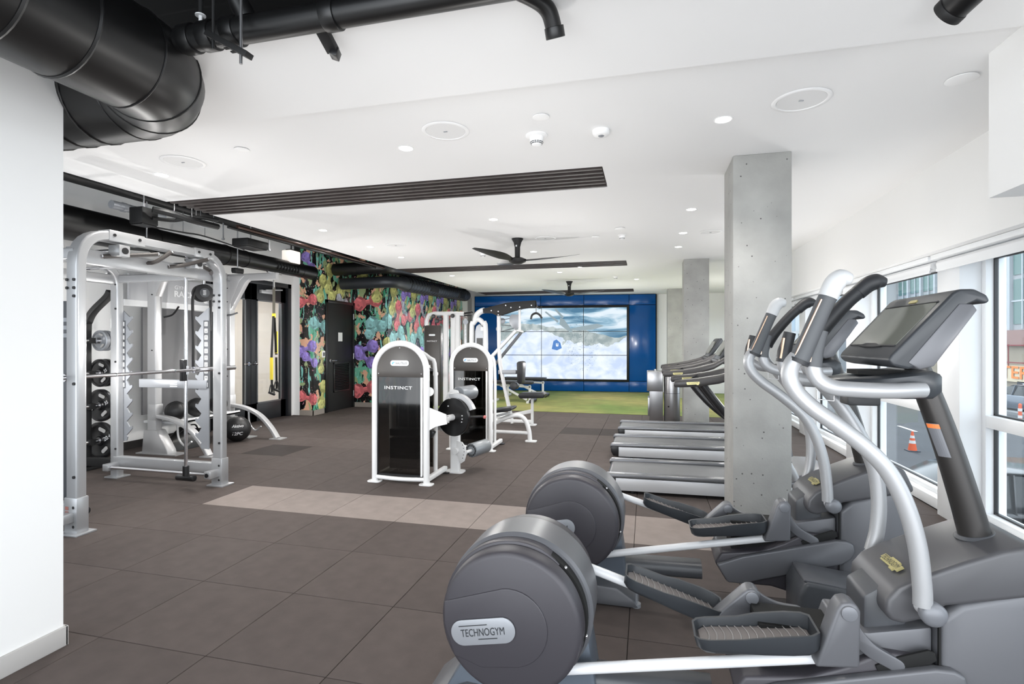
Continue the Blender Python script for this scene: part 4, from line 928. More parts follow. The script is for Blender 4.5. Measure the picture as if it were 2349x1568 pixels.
# ------------------------------------------------------------------ treadmills
M_belt = mat('treadmill_belt', (92,93,95), .55, bump=.4, bscale=900)
M_rail = mat('treadmill_rail', (112,113,116), .3, metal=.5)
M_panel = mat('treadmill_side_panel', (196,197,199), .35, metal=.3)
def make_treadmill(label):
    t = thing('treadmill', (.6, 5.35, 0), label, 'treadmill', 'treadmills in a row facing the windows')
    y0, y1 = 4.98, 5.70; x0, x1 = -.38, 1.62
    MB().box((x0+.04,y0+.07,.145), (x1-.3,y1-.07,.165)).build('belt', M_belt, t, bevel=.006)
    g = MB()
    for a, b in ((.04,.02),(.10,.05),(.19,.02)): g.box((x0+.10+a,y0+.10,.1652), (x0+.10+a+b,y0+.115,.1656)).box((x0+.9+a,y0+.10,.1652), (x0+.9+a+b,y0+.115,.1656))
    g.build('belt_markings', M_whitem, t, kind='stuff')
    MB().cyl((x0+.045,y0+.07,.135), (x0+.045,y1-.07,.135), .03, 16).build('rear_roller', M_blackp, t)
    for ya, yb in ((y0,y0+.085), (y1-.085,y1)):
        MB().prism([(x0,.13),(x0,.165),(x0+.02,.185),(x1-.3,.20),(x1-.3,.165),(x0+.02,.15)], ya, yb).build('side_rail', M_rail, t, bevel=.008, seg=3)
        MB().prism([(x0+.005,.155),(x0+.01,.09),(x0+.035,.035),(x0+.10,.03),(x0+.10,.155)], ya+.008, yb-.008).build('end_cap', M_blackp, t, bevel=.008)
        MB().prism([(x0+.10,.03),(x0+.10,.145),(x1-.3,.155),(x1-.3,.04)], ya+.012, yb-.012).build('side_panel', M_panel, t, bevel=.004)
    MB().box((x0+.04,y0+.08,.05), (x1-.3,y1-.08,.14)).build('deck', M_blackp, t)
    for x in (x0+.25, x1-.2):
        for y in (y0+.06, y1-.06): MB().cyl((x,y,0), (x,y,.05), .02, 12).build('foot', M_blackp, t)
    hood = [(x1-.42,.10),(x1-.42,.19),(x1-.36,.25),(x1-.24,.30),(x1-.08,.30),(x1,.24),(x1+.02,.10),(x1-.02,.04),(x1-.38,.04)]
    hd = MB().prism(hood, y0+.03, y1-.03).build('motor_hood', M_body2, t, bevel=.03, seg=4)
    MB().prism([(a*.6+(x1-.2)*.4, b*.6+.19*.4) for a, b in hood], y0+.024, y0+.034).build('hood_side_plate', M_dgrey, hd, bevel=.004)
    O = V(x1-.2,y0+.023,.19); g = MB(); technogym(g, O, V(1,0,0), V(0,0,1), V(0,-1,0), .11, .022); g.build('badge_lettering', M_whitem, hd, smooth=0)
    MB().prism3(O+V(-.005,.001,.0), (1,0,0), (0,0,1), (0,-1,0), rrect(.13,.035,.006), .0005).build('badge_plate', M_silverp, hd)
    for y in (y0+.07, y1-.07):
        MB().beam((1.34,y,.05), (1.16,y,.40), .06, .075, up=(0,1,0), r=.02).build('upright_foot', M_tubes, t, smooth=60)
        MB().box((1.24,y-.05,.0), (1.44,y+.05,.06)).build('foot_plate', M_blackp, t, bevel=.01)
        MB().tube([(1.20,y,.34),(.98,y,.50),(.74,y,.70),(.56,y,.92),(.46,y,1.06)], .034, 16, sub=5).build('upright', mat('upright_black', (34,34,36), .35, metal=.3), t, smooth=70)
    for k, y in enumerate((y0+.03, y1-.03)):
        rings = []
        for x, z, hh, ww in ((.235,1.025,.012,.012),(.245,1.025,.030,.026),(.30,1.03,.036,.03),(.45,1.045,.040,.03),(.62,1.075,.042,.03),(.80,1.13,.038,.028),(.95,1.22,.032,.025),(1.02,1.29,.028,.022)):
            rings.append([V(x-(.0 if x < .6 else .02)*b/hh*0,y+a,z+b) for a, b in rrect(ww*2,hh*2,min(ww,hh)*.9,4)])
        h = MB().loft(rings).build('handrail', mat('handrail_brown_grey', (64,62,62), .35), t, smooth=70)
        O = V(.40,y-.031,1.037)
        pl = MB().prism3(O, V(1,0,.08).normalized(), V(-.08,0,1).normalized(), (0,-1,0), [(-.055,-.004),(-.05,-.012),(.03,-.012),(.03,-.018),(.048,-.018),(.048,-.008),(.055,-.008),(.055,.010),(-.055,.012)], .003).build('badge_plate', M_gold, h)
        g = MB(); technogym(g, O+V(0,-.003,.0), V(1,0,.08).normalized(), V(-.08,0,1).normalized(), V(0,-1,0), .085, .012); g.build('badge_lettering', M_ink, pl, smooth=0)
    cn = MB().prism([(.86,1.20),(.90,1.19),(1.06,1.42),(1.04,1.46),(1.0,1.45)], y0+.10, y1-.10).build('console', M_cons, t, bevel=.012)
    MB().prism3(V(.925,5.34,1.325), (0,-1,0), V(.14,0,.25).normalized(), V(-.25,0,.14).normalized(), rrect(.36,.19,.01), .012).build('display', M_scr, cn)
    MB().box((.84,y0+.05,1.15), (1.02,y1-.05,1.20)).build('console_shelf', M_gripd, t, bevel=.012)
    return t
tm = make_treadmill('grey treadmill closest to the camera, right behind the nearest concrete column')
copy_tree(tm, loc=(.55, 6.83, 0), label='grey treadmill in the middle of the row of three')
copy_tree(tm, loc=(.57, 8.12, 0), label='grey treadmill farthest from the camera in the row of three')
# stainless wipes bin and dispenser
p = atZ(1540, 966, 0)
t = thing('waste_bin', (.42, 9.55, 0), 'tall round stainless steel bin beside the farthest treadmill', 'bin')
MB().cyl((.42,9.55,.0), (.42,9.55,.95), .135, 40).build('bin_body', M_steel, t, bevel=.006)
MB().cyl((.42,9.55,.95), (.42,9.55,.965), .12, 40).build('bin_lid', M_chrome, t, bevel=.004)
MB().cyl((.42,9.55,.52), (.42,9.55,.527), .1365, 40).build('seam_ring', M_dgrey, t)
MB().cyl((.36,9.43,.30), (.355,9.41,.30), .012, 16).build('lock', M_hole, t)
t = thing('drinking_fountain', (.14, 9.60, 0), 'stainless steel rectangular drinking fountain post left of the round bin', 'fountain')
MB().box((.04,9.50,0), (.27,9.78,.88)).build('pedestal', M_steel, t, bevel=.008)
MB().box((.0,9.48,.55), (.27,9.80,.90)).build('basin_housing', M_steel, t, bevel=.012)
MB().box((.015,9.49,.12), (.05,9.79,.44)).build('access_panel', M_steel, t, bevel=.006)
MB().cyl((.14,9.62,.90), (.14,9.62,.93), .02, 16).build('bubbler', M_chrome, t)
# ------------------------------------------------------------------ strength machines with arched towers
M_smoke = bpy.data.materials.new('smoked_guard'); M_smoke.use_nodes = True; n = M_smoke.node_tree.nodes; n.clear()
ou = n.new('ShaderNodeOutputMaterial'); tr = n.new('ShaderNodeBsdfTransparent'); gs = n.new('ShaderNodeBsdfGlossy'); gs.inputs['Roughness'].default_value = .05; mx = n.new('ShaderNodeMixShader'); mx.inputs[0].default_value = .045
tr.inputs['Color'].default_value = (.26,.25,.235,1)
for a, b in ((tr.outputs[0], mx.inputs[1]), (gs.outputs[0], mx.inputs[2]), (mx.outputs[0], ou.inputs[0])): M_smoke.node_tree.links.new(a, b)
M_shroud = mat('tower_shroud', (62,58,55), .4)
M_wht = mat('machine_white', (222,222,222), .3)
M_foam = mat('grey_foam_roller', (132,136,140), .4, metal=.3)
def tower(t, x0, x1, Y, h, depth, badge=True):
    r = .031; R_ = (x1-x0)/2; xc = (x0+x1)/2
    P = [(x0,Y,.015),(x0,Y,h-R_)]+[(xc-R_*math.cos(math.radians(a)), Y, h-R_+R_*math.sin(math.radians(a))*.97) for a in range(10, 171, 10)]+[(x1,Y,h-R_),(x1,Y,.015)]
    MB().tube(P, r, 18, smooth=False).build('arch_tube', M_wht, t, smooth=60)
    for x in (x0, x1):
        MB().prism(rrect(.14,.10,.03), 0, .012, 'z').mv(x, Y, 0).build('foot_plate', M_wht, t, bevel=.002)
        MB().cyl((x,Y,.012), (x,Y,.02), .04, 20).build('foot_collar', M_wht, t)
        MB().beam((x,Y+.02,.05), (x,Y+depth,.05), .05, .05, r=.012).build('base_rail', M_wht, t)
        MB().prism(rrect(.10,.08,.02), 0, .012, 'z').mv(x, Y+depth, 0).build('foot_plate', M_blackp, t)
    MB().tube([(x0,Y,.055),(x0+.12,Y-.01,.048),(xc,Y-.015,.045),(x1-.12,Y-.01,.048),(x1,Y,.055)], .021, 12).build('cross_tube', M_wht, t)
    zs_ = h-.345; ri = R_-r+.004
    pts = [(xc-ri,zs_)]+[(xc-ri*math.cos(math.radians(a)), h-R_+ri*math.sin(math.radians(a))) for a in range(0, 181, 9)]+[(xc+ri,zs_)]
    sh = MB().prism(pts, Y-.012, Y+.10).build('top_shroud', M_shroud, t, bevel=.004)
    O = V(xc,Y-.013,h-.205)
    pl = MB().prism3(O, (1,0,0), (0,0,1), (0,-1,0), rrect(.20,.055,.026,6), .006).build('badge_plate', mat('badge_white', (226,228,230), .35), sh, bevel=.0015)
    g = MB(); text('NAUTILUS', g, O+V(.018,-.0065,0), V(1,0,0), V(0,0,1), V(0,-1,0), .125, .021, .0005, shear=.25, bold=.01); g.build('badge_lettering', M_ink, pl, smooth=0)
    MB().prism3(O+V(-.066,-.006,0), (1,0,0), (0,0,1), (0,-1,0), [(-.018,-.006),(-.010,.010),(.004,.013),(.016,.008),(.008,.003),(.0,.004),(-.004,-.010),(-.014,-.012)], .001).build('badge_emblem', mat('badge_blue', (90,170,220), .4), pl)
    for x, z in ((xc,h-.055),(xc-ri+.022,zs_+.035),(xc+ri-.022,zs_+.035)): MB().sphere((x,Y-.013,z), .008, 10).build('screw', M_chrome, sh)
    gd = MB().box((xc-ri+.005,Y-.006,.085), (xc+ri-.03,Y-.001,zs_)).build('guard', M_smoke, t, smooth=0)
    MB().box((xc-ri+.002,Y-.010,.07), (xc-ri+.014,Y+.01,zs_)).box((xc-ri,Y-.010,.07), (xc+ri,Y+.01,.09)).build('guard_edge', M_blackp, t)
    MB().box((xc+ri-.032,Y-.012,.08), (xc+ri-.012,Y+.01,zs_)).build('guard_strip', M_wht, t)
    g = MB(); text('INSTINCT', g, (xc-.02,Y-.0072,zs_-.105), V(1,0,0), V(0,0,1), V(0,-1,0), .30, .032, .0005, bold=.012, spacing=1.1); g.build('guard_lettering', M_whitem, gd, smooth=0)
    for x in (xc-.10, xc, xc+.10): MB().cyl((x,Y+.17,.08), (x,Y+.17,h-.2), .010, 10).build('guide_rod', M_chrome, t)
    for k in range(9): MB().box((xc-.17,Y+.10,.12+.034*k), (xc+.13,Y+.24,.15+.034*k)).build('weight_plate_slab', M_rubber, t)
    MB().box((xc-.17,Y+.09,.45), (xc+.13,Y+.25,.52)).build('weight_head', M_blackp, t, bevel=.01)
    MB().cyl((xc-.19,Y+.17,.75), (xc-.19,Y+.17,1.0), .02, 10).build('shock_tube', M_silver, t)
    MB().beam((xc-.02,Y+.17,.52), (xc-.02,Y+.17,h-.22), .022, .004).build('belt', M_rubber, t)
    rear = [(x0+.03,Y+.30,.05),(x0+.03,Y+.30,h-.32),(x0+.10,Y+.30,h-.16),(xc,Y+.30,h-.08),(x1-.10,Y+.30,h-.16),(x1-.03,Y+.30,h-.32),(x1-.03,Y+.30,.05)]
    MB().tube(rear, .022, 10, sub=4).build('rear_arch', M_wht, t)
    MB().prism([(x0+.07,.10),(x0+.07,h-.3),(x1-.07,h-.3),(x1-.07,.10)], Y+.325, Y+.332).build('rear_guard', M_smoke, t, smooth=0)
t = thing('leg_extension_machine', (-2.38,4.83,0), 'white arched leg extension machine nearest the camera with a large black cam disc', 'exercise machine')
tower(t, -2.66, -2.10, 4.83, 1.40, .50)
MB().prism([(880,0)]*0 or [xz(px,py,4.84) for px, py in ((974,930),(979,932),(1024,950),(1026,972),(1000,978),(979,990),(975,990))], 4.83, 4.842).build('gusset_plate', M_wht, t)
MB().beam(atY(972,962,4.86), atY(1030,963,4.90), .05, .055, r=.012).build('cam_arm', M_wht, t, bevel=0)
n_ = V(-.25,-.97,0).normalized(); c = atY(1040,956,5.02)
MB().lathe(c-n_*.02, n_, [(0,.02),(0,.185),(.006,.192),(.030,.192),(.036,.186),(.036,.02)], 56).build('cam_disc', mat('cam_black', (14,14,15), .22), t, smooth=40)
MB().cyl(c+n_*.0, c+n_*.10, .032, 24).build('hub', M_wht, t); MB().cyl(c+n_*.10, c+n_*.112, .022, 20).build('hub_bolt', M_chrome, t)
side = V(-n_.y, n_.x, 0)*1.0
for a, rr in ((10,.12),(-5,.12),(-20,.12),(115,.12)):
    MB().sphere(c+n_*.017+(side*math.cos(math.radians(a))+V(0,0,1)*math.sin(math.radians(a)))*rr, .010, 10).build('cam_bolt', M_chrome, t)
ring = []
for a in range(25, 116, 9): ring.append((a, .215))
MB().loft([[c-n_*.03+(side*math.cos(math.radians(a))+V(0,0,1)*math.sin(math.radians(a)))*r_+n_*d_ for r_, d_ in ((.19,0),(.235,0),(.235,-.05),(.19,-.05))] for a in range(22, 118, 8)]).build('cam_guard', M_silver, t, smooth=50)
c1 = atY(1032,905,5.10); c2 = c1-n_*.42
MB().lathe(c1+V(.03,0,0)-n_*.10, -n_, [(0,.02),(0,.07),(.008,.076),(.27,.076),(.285,.066),(.285,.01)], 28).build('upper_roller', M_foam, t, smooth=50)
MB().prism3(c1-n_*.085+V(-.02,0,-.01), side, (0,0,1), n_, [(-.09,-.05),(.06,-.05),(.09,0),(.07,.05),(.0,.06),(-.06,.02)], .012).build('roller_plate', M_wht, t, bevel=.002)
MB().cyl(c1+n_*.0, c1-n_*.2, .016, 12).build('roller_axle', M_wht, t)
# middle post, lower roller
MB().beam((-2.01,5.40,.01), (-2.01,5.40,.62), .10, .07, up=(0,1,0), r=.015).build('post', M_wht, t)
MB().prism(rrect(.20,.15,.04), 0, .014, 'z').mv(-2.01, 5.40, 0).build('foot_plate', M_wht, t)
o = atY(1043,1035,5.32)
MB().cyl(o, o-n_*.10, .034, 20).build('lower_hub', M_wht, t)
MB().prism3(o-n_*.03+V(.07,0,0), side, (0,0,1), n_, [(-.07,.11),(0,.10),(.045,.05),(.055,-.02),(.03,-.10),(-.015,-.13),(-.04,-.10),(-.07,-.02)], .012).build('range_plate', M_wht, t, bevel=.002)
for k in range(5): MB().sphere(o-n_*.02+V(.07,0,0)+side*(.03-.01*abs(k-2))+V(0,0,.07-.035*k), .006, 8).build('range_hole', M_hole, t)
lr = o+V(.12,.02,-.005)
MB().cyl(lr, lr-n_*.14, .018, 12).build('roller_axle', M_wht, t)
rl = MB().lathe(lr-n_*.10, -n_, [(0,.02),(0,.07),(.008,.076),(.30,.076),(.315,.066),(.315,.01)], 28).build('lower_roller', M_foam, t, smooth=50)
for k in range(14):
    a = 2*math.pi*k/14; pr_ = lr-n_*.097+(side*math.cos(a)+V(0,0,1)*math.sin(a))*.056
    MB().obox(pr_, .005, .004, .012, Matrix((side, n_, V(0,0,1))).transposed()).build('roller_rib', M_blackp, rl)
MB().cyl(atY(1078,956,5.05), atY(1108,955,5.10), .012, 12).build('lever_rod', M_blackp, t); MB().sphere(atY(1112,956,5.10), .018, 12).build('red_knob', mat('red_knob', (190,110,106), .4), t)
for i_, (cx_, cy_, cz_, sx, sy, sz, tl) in enumerate(((-2.20,5.62,.52,.22,.20,.045,0), (-2.50,5.66,.80,.05,.20,.30,8))):
    MB().prism(rrect(sx*2,sy*2,.04), -sz, sz, 'z').mv(cx_, cy_, cz_).build('seat_pad' if i_ == 0 else 'back_pad', M_pad, t, bevel=.015, seg=3)
MB().beam((-2.10,5.45,.45), (-2.58,5.70,.45), .06, .06, r=.012).build('seat_beam', M_wht, t)
MB().beam((-2.55,5.66,.08), (-2.55,5.66,.75), .05, .05, up=(0,1,0)).build('back_post', M_wht, t)
MB().cyl(atY(985,898,4.9), atY(985,898,4.93), .045, 24).build('pulley', M_wht, t); MB().obox(atY(987,992,4.95), .045, .03, .035, Matrix.Rotation(.5,3,'Y')).build('cable_guide', M_blackp, t, bevel=.008)

t = thing('seated_press_machine', (-2.2,6.52,0), 'white arched exercise machine behind the leg extension, with a low padded seat frame', 'exercise machine')
tower(t, -2.48, -1.95, 6.52, 1.375, .50)
fr_ = [atY(1138,968,7.25), atY(1165,956,7.25), atY(1188,952,7.28), atY(1204,962,7.3), atY(1213,985,7.3), atY(1216,1010,7.3)]
MB().tube(fr_, .032, 14).build('front_leg', M_wht, t, smooth=60)
MB().cyl((-2.2,7.3,.12), (-1.62,7.3,.12), .025, 14).build('low_rail', M_wht, t)
MB().prism(rrect(.16,.12,.03), 0, .014, 'z').mv(-1.585, 7.3, 0).build('foot_plate', M_wht, t)
MB().prism([xz(px,py,7.2) for px, py in ((1132,946),(1176,940),(1180,934),(1176,932),(1132,938))], 7.08, 7.38).build('seat_pad', M_pad, t, bevel=.015, seg=3)
MB().beam(atY(1133,955,7.2), atY(1172,946,7.2), .05, .03).build('seat_slide', M_wht, t)
MB().cyl((-2.2,7.25,.12), (-2.2,6.95,.12), .025, 12).build('link_rail', M_wht, t)
MB().box((-2.28,6.9,0), (-2.12,7.4,.10)).build('frame_base', M_wht, t, bevel=.01)
for px, py in ((1128,832),(1128,855)): pass

# high row / lat machine drawn in its own plane
YL = 8.75
t = thing('lat_pulldown_machine', (-2.45,YL,0), 'white lat pulldown machine with a long black overhead arm in front of the video wall', 'exercise machine')
def PL(px, py, y=YL): return atY(px, py, y)
ar = [PL(1082,950), PL(1082,760), PL(1086,742), PL(1097,732), PL(1109,742), PL(1114,760), PL(1114,950)]
MB().tube([(p.x,p.y,max(p.z,.02)) for p in ar], .042, 14, sub=4).build('arch_tube', M_wht, t, smooth=60)
MB().prism([xz(px,py,YL) for px, py in ((1089,860),(1089,760),(1092,748),(1098,743),(1105,748),(1108,760),(1108,860))], YL+.02, YL+.10).build('weight_shroud', M_silverp, t)
MB().prism([xz(px,py,YL) for px, py in ((1093,800),(1093,775),(1106,775),(1106,800))], YL+.005, YL+.02).build('instruction_plate', mat('plate_dark', (60,60,60), .5), t)
MB().prism([xz(px,py,YL) for px, py in ((1103,750),(1110,750),(1110,758),(1103,758))], YL-.01, YL+.02).build('badge_plate', M_whitem, t)
MB().tube([PL(1090,735), PL(1094,722), PL(1103,714), PL(1112,711)], .05, 14).build('arm_neck', M_wht, t, smooth=60)
MB().prism([xz(px,py,YL) for px, py in ((1109,708),(1160,695),(1185,692),(1229,689),(1229,704),(1200,708),(1180,713),(1160,720),(1144,725),(1128,718),(1110,718))], YL-.05, YL-.03).build('overhead_arm', M_black, t, bevel=.003)
MB().prism([xz(px,py,YL) for px, py in ((1109,708),(1160,695),(1185,692),(1229,689),(1229,704),(1200,708),(1180,713),(1160,720),(1144,725),(1128,718),(1110,718))], YL+.03, YL+.05).build('overhead_arm', M_black, t, bevel=.003)
for px, py in ((1127,712),(1143,714),(1143,722),(1172,705),(1192,704),(1219,700),(1160,700)): MB().cyl(PL(px,py,YL-.06), PL(px,py,YL+.06), .010, 12).build('arm_bolt', M_steel, t)
MB().tube([(p.x,p.y,max(p.z,.03)) for p in (PL(1144,722), PL(1145,800), PL(1150,850), PL(1168,935))], .034, 12, sub=4).build('front_post', M_wht, t, smooth=60)
b_ = PL(1168,935); MB().cyl(b_, (b_.x+.06,b_.y,.02), .034, 12).build('front_post_foot', M_wht, t)
MB().beam(PL(1126,820), PL(1184,757), .06, .05, up=(0,1,0), r=.01).build('diagonal_arm', M_silver, t)
MB().beam(PL(1132,840,YL+.25), PL(1196,762,YL+.25), .05, .05, up=(0,1,0), r=.01).build('diagonal_arm', M_mgrey, t)
MB().beam(PL(1182,757), PL(1198,760,YL+.22), .05, .04, r=.01).build('arm_bridge', M_silver, t)
MB().beam(PL(1192,700), PL(1192,757), .04, .04, up=(0,1,0), r=.01).build('hanger', M_wht, t)
MB().prism([xz(px,py,YL) for px, py in ((1174,721),(1190,721),(1190,752),(1184,755),(1175,750),(1169,740),(1169,728))], YL-.02, YL+.01).build('cam_plate', M_silverp, t, bevel=.003)
for px, py, r_ in ((1152,736,.055),(1145,754,.055)): MB().cyl(PL(px,py,YL+.05), PL(px,py,YL+.08), r_, 24).build('pulley', M_silverp, t, bevel=.004)
for p0, p1 in (((1148,723),(1174,725)),((1150,733),(1172,730)),((1150,745),(1172,747)),((1150,760),(1180,752))): MB().cyl(PL(*p0), PL(*p1), .006, 6).build('cable', M_dgrey, t)
# handle
MB().tube([PL(1229,692), PL(1231,702), PL(1238,706), PL(1243,703)], .012, 8).build('hook', M_blackp, t)
MB().cyl(PL(1230,704), PL(1230,716), .008, 8).build('chain', M_chrome, t)
MB().tube([PL(1218,732), PL(1221,722), PL(1230,718), PL(1238,722), PL(1243,730)], .018, 10).build('handle_bar', M_blackp, t)
# seat
p = PL(1197,832); MB().prism([xz(px,py,YL) for px, py in ((1189,831),(1193,828),(1199,828),(1203,831),(1201,876),(1197,879),(1190,876))], YL-.13, YL+.13).build('chest_pad', M_pad, t, bevel=.015, seg=3)
MB().cyl(PL(1178,885,YL-.2), PL(1183,884,YL+.25), .065, 24).build('thigh_roller', M_pad, t, bevel=.01)
MB().beam(PL(1144,853), PL(1184,853), .06, .07, r=.01).build('chest_arm', M_silverp, t); MB().cyl(PL(1180,853), PL(1192,853), .03, 12).build('chest_pivot', M_dgrey, t)
MB().prism([xz(px,py,YL) for px, py in ((1192,905),(1196,900),(1248,899),(1252,903),(1250,911),(1196,912))], YL-.14, YL+.14).build('seat_pad', M_pad, t, bevel=.015, seg=3)
MB().beam(PL(1221,912), PL(1221,972), .045, .045, up=(0,1,0), r=.008).build('seat_post', M_wht, t)
MB().beam(PL(1221,912,YL-.001), PL(1221,930,YL-.001), .03, .03, up=(0,1,0)).build('seat_slider', M_dgrey, t)
q_ = PL(1221,972); MB().prism(rrect(.14,.16,.03), 0, .014, 'z').mv(q_.x, YL, 0).build('foot_plate', M_wht, t)
MB().beam(PL(1160,955), PL(1221,942), .05, .06, r=.01).build('seat_beam', M_wht, t)
MB().beam((-2.85,YL,.06), (q_.x,YL,.06), .06, .05, r=.01).build('base_rail', M_wht, t)
MB().box((-2.9,YL-.25,0), (-2.8,YL+.25,.05)).build('base_foot', M_wht, t, bevel=.01)

# cable crossover column
YK = 9.55
t = thing('cable_column', (-3.1,YK,0), 'white and dark grey adjustable cable column in front of the mural', 'exercise machine')
def PK(px, py, y=YK): return atY(px, py, y)
def up_(px, y0_, nm='upright'):
    a = PK(px, y0_); MB().beam((a.x,a.y,.02), a, .10, .08, up=(0,1,0), r=.02).build(nm, M_wht, t)
pf = [PK(978,760), PK(978,735), PK(984,722), PK(996,719), PK(1030,719), PK(1065,720)]
pf = [V(pf[0].x,pf[0].y,.02)]+pf
MB().tube(pf, .04, 14, smooth=False).build('frame_tube', M_wht, t, smooth=60)
MB().prism([xz(px,py,YK) for px, py in ((975,746),(1011,746),(1011,930),(975,930))], YK-.04, YK+.12).build('weight_shroud', M_shroud, t, bevel=.01)
o_ = PK(991,768,YK-.045); pl = MB().prism3(o_, (1,0,0), (0,0,1), (0,-1,0), rrect(.13,.035,.016,5), .004).build('badge_plate', mat('badge_white', (226,228,230), .35), t)
g = MB(); text('INSTINCT', g, PK(991,782,YK-.043), V(1,0,0), V(0,0,1), V(0,-1,0), .21, .026, .001, bold=.012); g.build('shroud_lettering', M_whitem, t, smooth=0)
for px, y0_ in ((1023,722),(1040,722),(1050,722)): up_(px, y0_)
a = PK(1068,730); MB().beam((a.x,a.y,.02), a, .03, .05, up=(0,1,0)).build('scale_post', M_silver, t)
for px, py in ((994,725),(1003,736),(1011,731),(1038,724)): MB().cyl(PK(px,py,YK-.08), PK(px,py,YK-.05), .04, 20).build('pulley', M_blackp, t, bevel=.006)
MB().cyl(PK(1068,738,YK-.05), PK(1068,738,YK-.02), .05, 20).build('pulley', M_silverp, t)
for a_, b_ in (((1050,722),(1085,716)),((1060,718),(1083,714)),((1055,724),(1082,723))): MB().cyl(PK(*a_), PK(*b_), .014, 10).build('pullup_grip', M_blackp, t)
for k in range(12): a = PK(1068,750+8*k,YK-.03); MB().obox(a, .012, .004, .006).build('scale_mark', M_whitem, t)
MB().prism([xz(px,py,YK) for px, py in ((985,838),(1000,835),(1003,850),(1018,852),(1018,858),(1000,860),(988,862))], YK-.30, YK-.27).build('pivot_arm', M_wht, t, bevel=.004)
MB().beam(PK(988,850,YK-.28), PK(988,850,YK), .04, .04).build('pivot_stem', M_wht, t)
MB().box((-3.35,YK-.3,0), (-2.5,YK+.3,.05)).build('base_plate', M_wht, t, bevel=.01)

# benches on the turf
def bench(loc, label, lens_):
    t = thing('weight_bench', loc, label, 'bench', 'benches on the turf'); x, y, _ = loc
    MB().prism(rrect(lens_,.28,.06), .43, .50, 'z').mv(x,y).build('bench_pad', M_pad, t, bevel=.015, seg=3)
    MB().beam((x-lens_*.45,y,.41), (x+lens_*.45,y,.36), .05, .05, r=.01).build('spine', M_wht, t)
    MB().beam((x-lens_*.3,y,.40), (x+lens_*.35,y,.06), .05, .05, r=.01).build('strut', M_wht, t)
    for dx_ in (-.42, .42):
        MB().beam((x+lens_*dx_,y,.40), (x+lens_*dx_,y,.04), .05, .05, up=(0,1,0), r=.01).build('leg', M_wht, t)
        MB().beam((x+lens_*dx_,y-.25,.03), (x+lens_*dx_,y+.25,.03), .06, .05, r=.01).build('foot_bar', M_wht, t)
    MB().cyl((x+lens_*.5,y-.2,.05), (x+lens_*.5,y+.2,.05), .05, 16).build('wheel', M_blackp, t)
    return t
for px, Yb, ln, lb in ((1175,12.0,1.0,'black padded flat bench on the turf behind the lat machine'), (1205,13.3,1.1,'black padded bench farther back on the turf, close to the blue wall')):
    p = atY(px, 880, Yb); bench((p.x, Yb, 0), lb, ln)
# ------------------------------------------------------------------ smith machine
M_sm = mat('smith_silver', (172,173,175), .3, metal=.5)
M_bolt = mat('black_bolt', (24,24,26), .4)
XF, XR = -4.07, -5.36; YA, YB = 2.98, 4.33
t = thing('smith_machine', (-4.7,3.65,0), 'large silver smith machine frame with a chrome bar, in the left foreground', 'exercise machine')
def archp(x, ztop, nm, prof):
    P = fillet([(x,YA,.01),(x,YA,ztop),(x,YB,ztop),(x,YB,.01)], .26, 8)
    return MB().sweep(P, prof, ref=(1,0,0)).build(nm, M_sm, t, smooth=55)
front = archp(XF, 2.23, 'front_arch', rrect(.11,.075,.016))
rear = archp(XR, 2.20, 'rear_arch', rrect(.10,.075,.016))
def bolt(p, ax, r=.012, par=None):
    MB().cyl(V(*p), V(*p)+V(*ax)*.008, r, 12).build('bolt', M_bolt, par or t)
for y in (YA, YB):
    s_ = 1 if y == YB else -1
    MB().box((XF-.062,y-.045,.01), (XF+.062,y+.045,.27)).build('foot_sleeve', M_sm, front, bevel=.008)
    MB().box((XF-.09,y-.075,0), (XF+.10,y+.075,.014)).build('foot_plate', M_sm, front, bevel=.002)
    MB().box((XR-.08,y-.075,0), (XR+.09,y+.075,.014)).build('foot_plate', M_sm, rear, bevel=.002)
    for z in (.06,.20,.42,1.1,1.74,1.80,1.86): bolt((XF+.03,y-.038,z), (0,-1,0), .011)
    for z in (1.80,1.86): bolt((XF-.035,y-.038,z), (0,-1,0), .011)
    for z in (.30,1.2,1.75,2.0): bolt((XR+.03,y-.038,z), (0,-1,0), .010)
    MB().beam((XR,y-.01,.17), (XF,y-.01,.17), .06, .11, r=.012).build('base_beam', M_sm, t)
    MB().cyl((XR+.06,y-.13,.13), (XF+.02,y-.13,.13), .016, 14).build('slide_rod', M_chrome, t)
    for x in (XR+.04, XF+.0): MB().box((x-.035,y-.16,.095), (x+.035,y-.03,.165)).build('rod_block', M_sm, t, bevel=.006)
    bolt((XF,y-.16,.13), (0,-1,0), .02)
    MB().beam((XR,y,2.06), (XF,y,2.06), .05, .08, r=.012).build('top_beam', M_sm, t)
for y0, y1 in ((3.18,3.48),(3.98,4.2)):
    MB().box((XF-.060,y0,2.187), (XF+.060,y1,2.273)).build('top_sleeve', M_sm, front, bevel=.006)
    bolt((XF+.058,y0+.04,2.235), (1,0,0)); bolt((XF+.058,y1-.05,2.235), (1,0,0))
for y in (3.30, 4.02):
    MB().cyl((XR,y,2.13), (XF-.02,y,2.13), .016, 12).build('slide_rod', M_chrome, t)
    MB().box((XF-.05,y-.045,2.08), (XF+.065,y+.045,2.17)).build('rod_block', M_sm, t, bevel=.006); bolt((XF+.065,y,2.125), (1,0,0), .026)
MB().box((XF-.11,YA,2.0), (XF-.055,YB,2.115)).build('pullup_beam', M_sm, t, bevel=.008)
MB().box((XR-.03,YA-1.2,2.0), (XR+.03,YB,2.10)).build('rear_beam', M_sm, t, bevel=.008)
